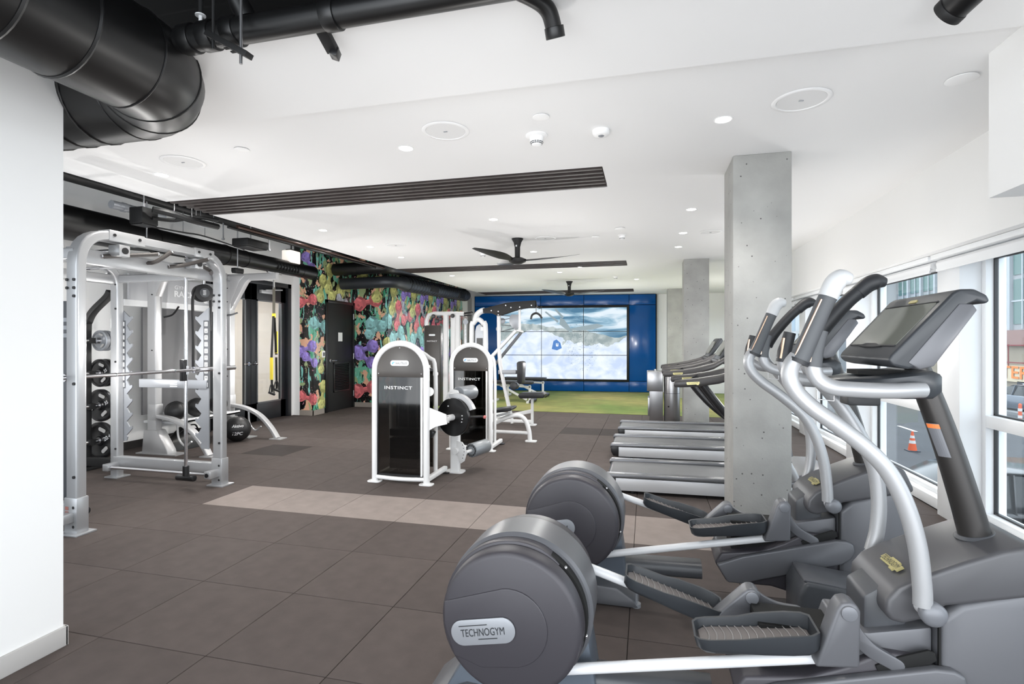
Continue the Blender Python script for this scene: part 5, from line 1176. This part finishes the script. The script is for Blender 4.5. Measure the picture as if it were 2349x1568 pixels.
for pts in ([(232,588),(345,584)], [(338,603),(358,600),(377,578)], [(386,612),(420,608),(460,596)], [(428,595),(455,606),(482,621),(468,627)]):
    P = [atX(px,py,XF+.02 if i else XF-.06) for i, (px, py) in enumerate(pts)]; P[-1].x = XF+.10
    gg = MB().tube(P, .017, 12, sub=6).build('pullup_grip', M_grip if 0 else mat('grip_charcoal', (60,56,54), .5), t, smooth=70)
    d_ = (P[-1]-P[-2]).normalized(); MB().cyl(P[-1]-d_*.002, P[-1]+d_*.008, .018, 12).build('end_cap', M_chrome, gg); MB().cyl(P[0], P[0]+d_*.01, .02, 12).build('base_ring', M_chrome, gg)
# dark counterweight beam under the top
MB().box((XF-.35,3.15,2.06), (XF-.28,4.2,2.12)).build('upper_carriage', M_blackp, t, bevel=.01)
XG = -4.20
for y in (3.08, 4.06):
    MB().cyl((XG,y,.14), (XG,y,2.10), .015, 16).build('guide_rod', M_chrome, t)
    MB().cyl((XG,y,.15), (XG,y,.24), .028, 18).build('rod_bumper', M_blackp, t)
    MB().cyl((XG-.10,y,.13), (XG+.10,y,.13), .03, 18).build('lower_carriage', M_blackp, t, bevel=.008)
    MB().box((XG-.03,y-.045,1.04), (XG+.02,y+.0,1.24)).build('bar_carriage', M_blackp, t, bevel=.006)
    MB().cyl((XG,y,1.10), (XG,y,1.18), .024, 16).build('linear_bearing', M_chrome, t)
bar = MB().cyl((XG+.03,YA-.25,1.14), (XG+.03,YB+.30,1.14), .0145, 18).build('barbell', M_chrome, t)
for y in (3.35, 3.9): MB().cyl((XG+.03,y,1.14), (XG+.03,y+.01,1.14), .0152, 18).build('knurl_ring', M_dgrey, bar)
for y in (YB-.22, YA-.02): MB().cyl((XG+.03,y,1.14), (XG+.03,y+.05,1.14), .03, 20).build('bar_collar', M_chrome, bar)
for yy_ in (YB-.16,): MB().cyl((XG+.03,yy_,1.14), (XG+.03,yy_+.46,1.14), .024, 20).build('bar_sleeve', M_chrome, bar)
# saw-tooth catch plates
def catch(px_in, px_out, y_top, y_bot, Yp, n_, par, sq_px):
    pts = [(px_in, y_top)]; st = (y_bot-y_top-24)/n_; px_m = px_in+(px_out-px_in)*.55
    for k in range(n_):
        y = y_top+22+k*st
        pts += [(px_out-(px_out-px_in)*.2, y), (px_out, y-2), (px_out, y+4), (px_m, y+st*.60), (px_m+(px_out-px_in)*.08, y+st*.72)]
    pts += [(px_m, y_bot-2), (px_in, y_bot)]
    pl = MB().prism([xz(a, b, Yp) for a, b in pts], Yp-.006, Yp+.006).build('catch_plate', M_silverp, par)
    a = atY(sq_px-6, y_top+30, Yp-.007); b = atY(sq_px+6, y_top+185, Yp-.007)
    MB().box((a.x,Yp-.009,b.z), (b.x,Yp-.006,a.z)).build('label_strip', M_dgrey, pl)
    for k in range(10):
        z = a.z+(b.z-a.z)*(k+.5)/10; xc = (a.x+b.x)/2; h_ = (a.z-b.z)/20*.62; w_ = (b.x-a.x)*.30
        MB().box((xc-w_,Yp-.0095,z-h_), (xc+w_,Yp-.009,z+h_)).build('pictogram_square', M_whitem, pl)
        g = MB().box((xc-w_*.15,Yp-.0100,z-h_*.6), (xc+w_*.15,Yp-.0095,z+h_*.6)); R_ = [(-.5,-.6),(.5,-.5),(.55,.3)][k % 3]
        g.box((xc-w_*.6,Yp-.0100,z+h_*R_[1]-.003), (xc+w_*R_[0]*.5+w_*.4,Yp-.0095,z+h_*R_[1]+.003)); g.build('pictogram', M_dgrey, pl)
catch(276, 304, 705, 1012, 4.37, 9, t, 282)
catch(480, 449, 705, 1030, 4.42, 9, t, 473)
MB().box((-5.16,4.40,.93), (-4.30,4.44,1.02)).build('spotter_bar', M_silverp, t, bevel=.008)
MB().box((-4.75,4.396,.945), (-4.66,4.40,.955)).box((-4.75,4.396,.965), (-4.66,4.40,.975)).box((-4.75,4.396,.985), (-4.66,4.40,.995)).build('spotter_stripes', M_whitem, t)
MB().box((-4.75,3.08,.05), (-4.27,3.15,1.72)).build('weight_shroud', M_dgrey, t, bevel=.01)
for z in (1.44,1.50,1.56): MB().box((-4.34,3.074,z), (-4.275,3.08,z+.03)).build('shroud_print', M_silverp, t)
g = MB()
for k in range(3): g.box((XF-.045,YA-.047,.11+.035*k), (XF-.015,YA-.045,.135+.035*k))
g.build('warning_stickers', mat('sticker_red', (150,96,86), .5), t)

# black plate storage frame behind the smith machine
YP = 4.47
t = thing('plate_storage_frame', (-5.85,YP,0), 'black curved weight plate storage frame behind the smith machine', 'rack')
def PP(px, py, y=YP): return atY(px, py, y)
P = [PP(199,1078), PP(199,900), PP(199,760), PP(203,735), PP(216,712), PP(246,682), PP(254,668)]
P[0].z = .02
MB().sweep(catmull(P,5), rrect(.075,.06,.012), ref=(0,1,0)).build('curved_post', M_black, t, smooth=50)
MB().beam((P[0].x,YP,.10), (XR-.06,YP,.10), .06, .10, r=.01).build('base_beam', M_black, t)
MB().box((P[0].x-.08,YP-.4,0), (P[0].x+.06,YP+.35,.04)).build('base_foot', M_black, t, bevel=.008)
pegs = []
xs_ = P[1].x
for z in (1.42,1.06,.70,.31):
    MB().cyl((xs_+.06,YP-.20,z), (xs_+.06,YP+.28,z), .022, 16).build('peg', M_chrome, t)
    MB().box((xs_-.0,YP-.03,z-.03), (xs_+.09,YP+.03,z+.03)).build('peg_bracket', M_black, t)
M_plate = mat('plate_black', (20,20,22), .3)
def wplate(x, y, z, r, th, m, label, txt, sub=None, holes=True):
    t = thing('weight_plate', (x,y,z), label, 'weight plate', 'weight plates on the storage frame')
    MB().lathe((x,y,z), (0,-1,0), [(0,.026),(0,r-.012),(.006,r),(th-.006,r),(th,r-.012),(th-.004,r*.80),(th-.010,r*.76),(th-.010,r*.30),(th,r*.26),(th,.026)], 48).build('disc', m, t, smooth=40)
    MB().lathe((x,y-th+.001,z), (0,-1,0), [(0,.025),(.004,.036),(.006,.034),(.006,.025)], 24).build('hub_ring', M_steel, t)
    if holes:
        for a in (70, 190, 310):
            c, s_ = math.cos(math.radians(a)), math.sin(math.radians(a)); o = V(x+c*r*.62, y-th+.004, z+s_*r*.62)
            MB().prism3(o, V(-s_,0,c), V(c,0,s_), (0,-1,0), rrect(r*.48,r*.20,r*.09,5), .005).build('grip_hole', mat('hole_light', (176,174,172), .7), t)
    for a, s2 in ((20, txt),):
        c, s_ = math.cos(math.radians(a)), math.sin(math.radians(a)); g = MB()
        text(s2, g, V(x+c*r*.55,y-th+.0095,z+s_*r*.55), V(math.cos(.5),0,math.sin(.5)), V(-math.sin(.5),0,math.cos(.5)), V(0,-1,0), None, r*.22, .0005, bold=.01); g.build('number', M_whitem, t, smooth=0)
    return t
px_ = xs_+.06
for z, r, txt, m, lb in ((1.42,.115,'10',M_silverp,'small grey weight plate marked 10, topmost on the storage frame'),(1.06,.155,'25',M_plate,'black weight plate marked 25, second from the top'),(.70,.180,'35',M_plate,'black weight plate marked 35, third from the top'),(.31,.205,'20.4',M_plate,'largest black weight plate marked 20.4, lowest on the frame')):
    wplate(px_, YP+.13, z, r, .045, m, lb, txt)
for z, r, lb in ((1.42,.115,'second grey plate behind the topmost one'),(1.06,.155,'black plate behind the one marked 25')):
    t2 = wplate(px_, YP+.185, z, r, .04, M_silverp if r < .12 else M_plate, lb, '10' if r < .12 else '25')
for z, r, lb in ((1.42,.09,'small black plate on the near side of the storage frame, upper peg'),(1.06,.11,'black plate on the near side of the storage frame, second peg')):
    wplate(px_-.10, YP-.08, z, r, .035, M_plate, lb, '5', holes=False)

# ------------------------------------------------------------------ functional training rack
M_gr = mat('rack_silver', (190,190,191), .33, metal=.35)
XP = -6.04
t = thing('training_rack', (XP,5.9,0), 'tall silver functional training rack with storage tray along the left wall', 'rack')
for y in (5.37, 6.6):
    po = MB().beam((XP,y,.02), (XP,y,2.38), .13, .10, up=(0,1,0), r=.012).build('post', M_gr, t)
    MB().prism([(XP+.05,2.38),(XP+.30,2.38),(XP+.22,2.30),(XP+.05,1.95)], y-.05, y+.05).build('gusset', M_gr, po, bevel=.006)
    MB().prism([(XP-.13,0),(XP-.10,.30),(XP+.10,.30),(XP+.26,.06),(XP+.28,0)], y-.07, y+.07).build('base_shoe', M_gr, po, bevel=.012)
    MB().box((XP-.2,y-.09,0), (XP+.42,y+.09,.012)).build('base_plate', M_gr, po)
    P = [(XP+.04,y+.0,.47),(XP+.30,y,.43),(XP+.54,y,.33),(XP+.72,y,.17),(XP+.84,y,.01)]
    MB().sweep(catmull(P,5), rrect(.09,.045,.01), ref=(0,1,0)).build('curved_leg', M_gr, t, smooth=50)
    MB().box((XP+.76,y-.08,0), (XP+.94,y+.08,.012)).build('leg_foot', M_gr, t)
    MB().tube([(XP+.3,y+.05,.40),(XP+.32,y+.05,.2),(XP+.42,y+.05,.10),(XP+.52,y+.05,.16)], .012, 8).build('under_brace', M_gr, t)
    for z in (.9,1.3,2.0,2.2): bolt((XP+.02,y-.053,z), (0,-1,0), .008, po)
    MB().box((XP-.05,y-.052,.42), (XP+.068,y+.06,.62)).build('clamp', M_gr, po, bevel=.006)
MB().box((XP-.06,5.42,2.33), (XP+.02,6.55,2.42)).build('top_beam', M_gr, t, bevel=.008)
MB().box((XP-.30,5.25,1.94), (XP-.27,6.75,2.27)).build('header_panel', mat('header_grey', (172,173,176), .45), t, bevel=.004)
MB().box((XP-.31,5.2,1.86), (XP-.28,6.8,1.94)).build('header_strip', M_whitem, t)
MB().box((XP-.31,5.45,.46), (XP-.28,6.55,1.85)).build('back_board', mat('board_grey', (88,88,90), .5), t)
g = MB(); xt = XP-.268
text('GYM', g, (xt,6.00,2.16), V(0,1,0), V(0,0,1), V(1,0,0), .17, .05, .0005, bold=.0); text('RACK', g, (xt,6.08,2.07), V(0,1,0), V(0,0,1), V(1,0,0), .34, .085, .0005, bold=.03)
g.build('header_lettering', M_whitem, t, smooth=0)
MB().prism([(6.42,1.97),(6.30,2.11),(6.42,2.25),(6.49,2.25),(6.38,2.11),(6.49,1.97)], xt, xt+.004, 'x').build('header_chevron', M_whitem, t)
MB().box((XP-.27,5.45,.36), (XP+.27,6.52,.39)).box((XP+.25,5.45,.36), (XP+.27,6.52,.41)).build('storage_tray', M_whitem, t, bevel=.004)
for a_, b_, c_, par_ in (((376,727),(396,721),(410,703),0), ((512,724),(530,722),(545,717),1)):
    MB().tube([atX(*a_,XP-.25 if not par_ else XP), atX(*b_,XP-.15 if not par_ else XP+.1), atX(*c_,XP-.05 if not par_ else XP+.15)], .012, 10).build('storage_horn', M_grip if par_ else M_blackp, t)
for y0_, z in ((5.42,2.36),):
    MB().beam((XP,6.6,2.36), (XP+.84,6.6,2.36), .07, .10, r=.01).build('outrigger_arm', M_gr, t)
    MB().prism([(XP+.05,2.34),(XP+.40,2.34),(XP+.32,2.28),(XP+.05,1.86)], 6.56, 6.64).build('outrigger_gusset', M_gr, t, bevel=.006)
MB().cyl((XP+.75,6.5,2.42), (XP+.75,6.8,2.42), .016, 12).build('crossbar', M_chrome, t)
MB().cyl((XP+.05,5.4,2.30), (XP+.05,6.55,2.30), .016, 12).build('pullup_bar', M_chrome, t)
for y in (5.9,6.1): MB().cyl((XP+.02,y,2.44), (XP+.30,y,2.45), .012, 10).sphere((XP+.31,y,2.452), .028, 12).build('ball_grip', M_chrome, t)

def medball(loc, r, label, txt=None):
    t = thing('medicine_ball', (loc[0],loc[1],loc[2]-r), label, 'medicine ball', 'medicine balls by the training rack')
    b = MB().sphere(loc, r, 32).build('ball', mat('ball_black', (26,26,27), .42, bump=.4, bscale=180), t, smooth=80)
    for ax in ((1,0,0),(0,1,0)):
        a = Vector(ax); ring = [Vector(loc)+(Vector((0,0,1))*math.cos(k*math.pi/16)+Vector((ax[1],ax[0],0))*math.sin(k*math.pi/16))*(r*1.001) for k in range(33)]
        MB().sweep(ring, circ(.0025, 6)).build('seam', M_bolt, t)
    if txt:
        d_ = (V(0,0,H)-Vector(loc)); d_.z = 0; d_.normalize(); U_ = V(-d_.y,d_.x,0); 
        for s2, zz, hh in ((txt,.35*r,.038),('12PC',-.25*r,.045)):
            g = MB(); text(s2, g, (0,0,0), V(1,0,0), V(0,1,0), V(0,0,1), None, hh, 0, shear=.2, bold=.01)
            g.v = [Vector(loc)+(U_*v.x+V(0,0,1)*(v.y+zz)+d_*math.sqrt(max(r*r-v.x**2-(v.y+zz)**2,0)))*1.004 for v in g.v]; g.build('ball_lettering', M_whitem, t, smooth=0)
    return t
medball((-5.87,5.52,.52), .125, 'black medicine ball at the left end of the rack tray')
medball((-5.93,5.90,.52), .125, 'black medicine ball second from the left on the rack tray')
medball((-5.93,6.27,.52), .125, 'black medicine ball at the right end of the rack tray')
medball((-5.62,6.30,.175), .175, 'large lettered black medicine ball on the floor beside the rack', 'Aktivo')
t = thing('equipment_bag', (-5.95,5.75,0), 'crumpled black equipment bag on the floor under the rack tray', 'bag')
rings = []
R_ = random.Random(3)
for i in range(9):
    f = i/8; h_ = .26*math.sin(math.pi*(.12+.76*f))**.5; w_ = .16*math.sin(math.pi*(.1+.8*f))**.5
    rings.append([V(-5.98+w_*math.cos(a*math.pi/7)*(1+R_.uniform(-.1,.1)), 5.48+.62*f, max(.002, h_*math.sin(a*math.pi/7)*(1+R_.uniform(-.15,.12)))) for a in range(8)]+[V(-5.98-w_*.6,5.48+.62*f,.001), V(-5.98+w_*.6,5.48+.62*f,.001)])
MB().loft(rings).build('bag_body', mat('bag_black', (34,34,35), .35), t, smooth=60); MB().tube([(-5.9,5.6,.22),(-5.85,5.7,.30),(-5.85,5.8,.30),(-5.9,5.9,.22)], .01, 8).build('bag_handle', M_bolt, t)
p = atX(468, 672, XP+.35)
t = thing('rope_trainer', tuple(p), 'round black rope trainer drum hanging in the rack', 'rope trainer')
MB().cyl(p+V(-.09,.04,0), p+V(.05,-.04,0), .115, 36).build('drum', M_rubber, t, bevel=.01); MB().cyl(p+V(.05,-.04,0), p+V(.054,-.042,0), .06, 30).build('drum_plate', M_dgrey, t)
g = MB()
for k in range(4): g.obox(p+V(.057,-.0435,.028-.018*k), .003, .028, .003, Matrix.Rotation(-.1,3,'Z'))
g.build('drum_print', M_whitem, t)
MB().tube([p+V(-.02,-.1,.06), p+V(-.02,-.16,-.1), p+V(-.02,-.15,-.5), p+V(-.02,-.15,-1.0)], .018, 10).build('rope', M_rubber, t)
MB().tube([p+V(-.02,.1,.06), p+V(-.02,.13,-.1), p+V(-.02,.12,-.5)], .018, 10).build('rope', M_rubber, t)
MB().cyl(p+V(0,0,.1), V(p.x,p.y,2.30), .008, 8).build('chain', M_chrome, t); MB().beam((XP,p.y,2.30), (p.x+.04,p.y,2.30), .03, .03).build('hanger_arm', M_gr, t)
# suspension straps
XS = XP+.78; YS = 6.6
t = thing('suspension_trainer', (XS,YS,.75), 'black and yellow suspension strap trainer hanging from the rack arm', 'suspension trainer')
M_yel = mat('strap_yellow', (222,198,60), .5); M_wb = mat('strap_black', (28,28,28), .7)
MB().beam((XS,YS,2.32), (XS,YS,2.18), .02, .02, up=(0,1,0)).build('carabiner', M_chrome, t)
MB().beam((XS,YS,2.20), (XS,YS,1.78), .004, .045, up=(1,0,0)).build('anchor_strap', mat('strap_olive', (92,88,78), .7), t)
MB().beam((XS+.001,YS-.003,1.82), (XS+.001,YS-.003,1.76), .006, .06, up=(1,0,0)).build('yellow_tab', M_yel, t)
for s_, z1 in ((-1,.98),(1,1.02)):
    y = YS+.05*s_
    MB().beam((XS,YS+.01*s_,1.78), (XS,y,z1+.20), .004, .038, up=(1,0,0)).build('strap', M_wb, t)
    MB().beam((XS,y,z1+.34*(s_ > 0)+.20), (XS,y,z1-.12+.34*(s_ > 0)), .008, .05, up=(1,0,0)).build('yellow_pad', M_yel, t)
    MB().beam((XS,y,z1+.16), (XS,y+.01,z1-.30), .004, .035, up=(1,0,0)).build('lower_strap', M_wb, t)
    MB().cyl((XS,y-.05,z1-.30), (XS,y+.06,z1-.34), .018, 12).build('foam_handle', M_rubber, t)
    MB().tube([(XS,y-.05,z1-.30),(XS,y-.02,z1-.20),(XS,y+.03,z1-.20),(XS,y+.06,z1-.34)], .008, 8).build('handle_loop', M_wb, t)
# wall bench ledge below the plates
t = thing('folding_shelf', (-6.45,4.9,.55), 'thin white wall ledge behind the plate storage frame', 'shelf')
MB().box((-6.58,4.6,.56), (-6.35,5.2,.585)).build('board', M_whitem, t); MB().box((-6.58,4.7,.44), (-6.56,4.74,.56)).box((-6.58,5.06,.44), (-6.56,5.10,.56)).build('bracket', M_silverp, t)
# ------------------------------------------------------------------ street outside
GZ = -2.4
def ext(name, rgb, rough=.8, **k): return mat(name, tuple(min(255,c*.98) for c in rgb), rough, **k)
M_asph = ext('asphalt', (56,59,64), .9, noise=.12, nscale=.7)
M_side = ext('pavement_concrete', (120,122,124), .85, noise=.08, nscale=2)
g = struct(MB().box((2.62,-10,GZ-.2), (60,170,GZ)).build('street', M_asph, smooth=0))
struct(MB().box((18.5,20,GZ), (24,170,GZ+.14)).build('far_sidewalk', M_side, smooth=0))
struct(MB().box((2.62,-5,GZ), (2.75,30,-.02)).build('trim_outside', M_side, smooth=0))
mb = MB()
for k in range(12): mb.box((11.0,8+k*6,GZ+.001), (11.14,9.6+k*6,GZ+.006))
mb.build('lane_marking', mat('road_paint', (200,200,196), .7), g, kind='stuff')
# facade across the street
XB = 24.0; M_bld = ext('facade_white', (150,152,154)); M_teal = ext('teal_glass', (74,104,100), .3); M_dk = ext('facade_slate', (62,68,76)); M_or = ext('facade_orange', (150,82,60)); M_mull = ext('mullion_white', (170,174,178))
b = thing('corner_building', (XB,50,GZ), 'glass curtain wall building across the street with orange sign below', 'building')
MB().box((XB,28,2.2), (XB+8,60,16)).build('upper_wall', M_bld, b)
MB().box((XB-.3,28,1.2), (XB+.1,60,2.2)).build('canopy', ext('canopy_rose', (140,112,106)), b)
MB().box((XB,28,GZ), (XB+8,60,1.2)).build('ground_wall', ext('ground_cream', (150,140,124)), b)
for i in range(13):
    y = 29+i*2.4
    for z0_, z1_ in ((2.6,5.6),(5.9,9.4),(9.7,13.4)):
        MB().box((XB-.06,y,z0_), (XB+.05,y+1.9,z1_)).build('teal_pane', M_teal, b)
    MB().box((XB-.12,y+.9,2.3), (XB-.02,y+1.0,15)).build('mullion', M_mull, b); MB().box((XB-.2,y-.35,2.2), (XB,y-.1,15)).build('pilaster', M_mull, b)
for z in (4.1,7.6,11.5): MB().box((XB-.1,28.5,z), (XB-.02,60,z+.1)).build('transom', M_mull, b)
for k in range(8): MB().box((XB-.4,34+k*2.2,-.2), (XB-.36,34.06+k*2.2,1.25)).build('red_pipe', ext('red_pipe', (128,44,50)), b)
MB().box((XB-.42,33,.0), (XB-.36,58,.07)).box((XB-.42,33,1.15), (XB-.36,58,1.22)).build('red_rail', ext('red_pipe', (128,44,50)), b)
MB().box((XB-.25,38,-1.25), (XB-.05,46,-.15)).build('sign_band', ext('sign_band', (200,186,160)), b)
g = MB(); text('LOBSTER', g, (XB-.28,44.2,-.62), V(0,-1,0), V(0,0,1), V(-1,0,0), 6.6, .85, .02, bold=.02); g.build('sign_lettering', ext('sign_orange', (216,128,60)), b, smooth=0)
MB().box((XB-.25,38.2,GZ+.2), (XB-.06,42.2,-1.2)).build('black_sign', ext('sign_black', (44,46,54)), b)
g = MB(); text('ld', g, (XB-.27,41.0,-1.75), V(0,-1,0), V(0,0,1), V(-1,0,0), 1.2, .95, .02, bold=.02); g.build('black_sign_lettering', M_mull, b, smooth=0)
b2 = thing('long_building', (XB,85,GZ), 'long pale building with slate fascia and orange panels farther along the street', 'building')
MB().box((XB-1,60.5,GZ), (XB+8,150,8.2)).build('lower_wall', ext('facade_pale', (176,178,180)), b2)
MB().box((XB-1.3,60.5,8.2), (XB+8,150,9.0)).build('fascia', M_dk, b2)
MB().box((XB-1.1,60.4,GZ+3), (XB-.9,63.5,18)).build('slate_pier', M_dk, b2)
MB().box((XB-.9,63.5,9.0), (XB+8,150,16)).build('upper_wall', M_mull, b2)
for i in range(26):
    y = 64+i*3
    m = M_or if i % 4 == 1 else (ext('panel_taupe', (120,108,98)) if i % 4 == 2 else M_teal)
    MB().box((XB-1.0,y,9.3), (XB-.88,y+2.2,12.6)).build('facade_panel', m, b2)
for i in range(30):
    y = 62+i*2.6; R_ = random.Random(i)
    MB().box((XB-1.06,y,2.8+R_.uniform(0,.8)), (XB-.98,y+2.2,7.8)).build('mosaic_panel', ext('mosaic_%s' % ('pale_blue','silver','mist')[i % 3], ((140,160,176),(160,170,180),(178,186,192))[i % 3]), b2)
MB().box((XB-1.4,61,2.0), (XB-.9,90,2.7)).build('awning', M_dk, b2)
for i in range(8):
    MB().box((XB-1.1,62+i*4,GZ+.3), (XB-.98,65+i*4,1.8)).build('shopfront_pane', ext('shopfront', (150,134,118)) if i % 2 else ext('shopfront_grey', (112,118,126)), b2)
g = MB(); text('W', g, (XB-1.15,61.8,1.1), V(0,-1,0), V(0,0,1), V(-1,0,0), 1.6, 1.5, .02, bold=.03); g.build('wall_lettering', ext('sign_orange', (216,128,60)), b2, smooth=0)
b3 = thing('distant_house', (30,150,GZ), 'pale distant apartment block at the end of the street', 'building')
MB().box((4,155,GZ), (40,170,22)).build('wall', ext('facade_white', (150,152,154)), b3)
for i in range(8):
    for j in range(4): MB().box((7+i*4,154.9,2+j*4.6), (9.6+i*4,155.02,5+j*4.6)).build('window', ext('window_slate', (84,92,102), .3), b3)
MB().box((3.5,154.6,21), (40.5,170.4,22.4)).build('roof', M_dk, b3)
# street tree
t = thing('street_tree', (9.5,80,GZ), 'green street tree seen beside the nearest concrete column', 'tree')
MB().tube([(9.5,80,GZ),(9.6,80,0),(9.4,80,3),(9.5,80,6)], .25, 10, radii=[.3,.22,.16,.08]).build('trunk', ext('bark', (80,70,60)), t)
g = MB(); R_ = random.Random(5)
for k in range(1500):
    a, e_ = R_.uniform(0,6.28), R_.uniform(-1.2,1.4); rr = 3.4*R_.uniform(.55,1)*(1+.2*math.sin(5*a)); c = V(9.5+rr*math.cos(a)*math.cos(e_), 80+rr*math.sin(a)*math.cos(e_), 6.4+rr*1.1*math.sin(e_))
    d1 = V(R_.uniform(-1,1),R_.uniform(-1,1),R_.uniform(-1,1)).normalized()*.30; d2 = d1.cross(V(R_.uniform(-1,1),R_.uniform(-1,1),R_.uniform(-1,1))).normalized()*.16
    g.add([c-d1, c+d2, c+d1, c-d2], [(0,1,2,3)])
g.build('foliage', ext('leaf_green', (98,118,84)), t, smooth=0)
# cone
def cone(x, y, z, h, label, cat='traffic cone', nm='traffic_cone'):
    t = thing(nm, (x,y,z), label, cat)
    MB().prism(rrect(h*.55,h*.55,h*.06), 0, h*.05, 'z').mv(x,y,z).build('base', M_dk, t)
    MB().lathe((x,y,z+h*.05), (0,0,1), [(0,h*.20),(h*.95,h*.045),(h*.95,.001)], 24).build('cone_body', ext('cone_orange', (206,92,58)), t)
    for f0, f1 in ((.35,.5),(.62,.75)):
        MB().lathe((x,y,z+h*.05), (0,0,1), [(h*f0,h*(.20-.163*f0)+.003),(h*f1,h*(.20-.163*f1)+.003)], 24).build('reflective_band', ext('cone_white', (200,200,200)), t)
p = atZ(2093, 1034, GZ); cone(p.x, p.y, GZ, .68, 'orange and white traffic cone standing in the street')
p = atZ(2340, 985, GZ)
t = thing('delineator_post', (p.x,p.y,GZ), 'slim orange traffic post beside the parked car across the street', 'traffic post')
MB().lathe((p.x,p.y,GZ), (0,0,1), [(0,.2),(.05,.2),(.06,.07),(1.1,.06),(1.14,.02)], 16).build('post', ext('cone_orange', (206,92,58)), t)
for z in (.5,.8): MB().cyl((p.x,p.y,GZ+z), (p.x,p.y,GZ+z+.12), .073, 16).build('reflective_band', ext('cone_white', (200,200,200)), t)
# barriers
for k in range(3):
    y = 47+k*2.3; t = thing('plastic_barrier', (20,y,GZ), ['red plastic road barrier nearest in the row across the street','red plastic road barrier in the middle of the row','red plastic road barrier farthest along the row'][k], 'barrier', 'red road barriers')
    MB().prism([(19.7,GZ),(20.3,GZ),(20.22,GZ+.3),(20.12,GZ+1.0),(19.88,GZ+1.0),(19.78,GZ+.3)], y-1.05, y+1.05).build('shell', ext('barrier_red', (168,56,44), .5), t, bevel=.04)
    for dy in (-.5,.5): MB().box((19.76,y+dy-.2,GZ+.45), (19.86,y+dy+.2,GZ+.75)).build('recess', ext('barrier_dark', (120,40,34)), t)
# cars
def car(x, y, rz, rgb, label, GZ=-2.4):
    t = thing('parked_car', (x,y,GZ), label, 'car'); L, W_, z0 = 2.2, .88, 0
    R_ = Matrix.Rotation(rz, 3, 'Z'); M = ext('car_paint_%d' % (rgb[0]+rgb[1]), rgb, .25, coat=.6, metal=.3)
    O = V(x, y, GZ)
    def T(mb): mb.v = [O+R_@v for v in mb.v]; return mb
    body = [(-L,.35),(-L*.98,.75),(-L*.80,.90),(-L*.60,.95),(L*.48,.97),(L*.62,.95),(L*.92,.80),(L,.62),(L,.32),(L*.9,.22),(-L*.9,.22)]
    T(MB().prism(body, -W_, W_)).build('body', M, t, bevel=.07, seg=3)
    roof = [(-L*.82,.90),(-L*.62,1.30),(-L*.35,1.46),(L*.10,1.47),(L*.28,1.38),(L*.60,.93)]
    def band(sc, hw_): 
        return [[V(px_, hw_*(1-.22*max(0,(pz-.95)/.5)), pz) for px_, pz in roof], [V(px_, -hw_*(1-.22*max(0,(pz-.95)/.5)), pz) for px_, pz in roof]]
    mb = MB(); mb.loft(band(1, W_*.93)); T(mb).build('glasshouse', ext('car_glass', (30,34,38), .12), t, bevel=.03)
    rt = [(-L*.62,1.30),(-L*.35,1.46),(L*.10,1.47),(L*.24,1.40),(L*.10,1.50),(-L*.35,1.49)]
    T(MB().prism([(-L*.60,1.33),(-L*.35,1.465),(L*.10,1.475),(L*.22,1.42),(L*.10,1.50),(-L*.35,1.50),(-L*.61,1.36)], -W_*.74, W_*.74)).build('roof', M, t, bevel=.02)
    for px_ in (-L*.30, L*.06): 
        mb = MB()
        for s_ in (-1,1): mb.beam((px_,s_*W_*.94,.93), (px_-.05,s_*W_*.76,1.47), .07, .02, up=(1,0,0))
        T(mb).build('pillar', M, t)
    for wx in (-L*.62, L*.64):
        for s_ in (-1,1):
            wh = T(MB().cyl((wx,s_*(W_-.20),.32), (wx,s_*(W_+.01),.32), .32, 28)).build('wheel', M_rubber, t, bevel=.03)
            T(MB().cyl((wx,s_*(W_-.05),.32), (wx,s_*(W_+.025),.32), .20, 20)).build('hubcap', M_silverp, wh)
    for s_ in (-1,1):
        T(MB().obox((-L*.96,s_*W_*.72,.74), .06, .16, .09)).build('tail_lamp', ext('tail_red', (150,40,36), .3), t, bevel=.02); T(MB().obox((L*.93,s_*W_*.70,.66), .08, .18, .07)).build('head_lamp', M_whitem, t, bevel=.02)
        T(MB().obox((L*.28,s_*(W_+.06),1.0), .08, .08, .05)).build('wing_mirror', M, t, bevel=.02)
    T(MB().obox((-L*.995,0,.62), .015, .26, .07)).build('number_plate', M_whitem, t)
    return t
p = atZ(2312, 946, GZ); car(p.x+1.0, p.y, math.radians(100), (88,96,108), 'blue-grey hatchback parked across the street, seen through the nearest window')
p = atZ(2150, 1200, GZ); 
car(5.25, 9.9, math.radians(178), (40,42,46), 'dark car parked close below the windows, behind the upright of the nearest elliptical', -2.0)
car(6.1, 7.3, math.radians(181), (62,64,66), 'grey car parked just outside, low in the window nearest the camera', -2.0)
struct(MB().box((2.75,3,-2.42), (8.6,14,-2.0)).build('parking_bay', M_asph, smooth=0))
p = atZ(2165, 905, GZ); car(20.5, 56.5, math.radians(95), (170,60,50), 'red car parked far off behind the barriers')
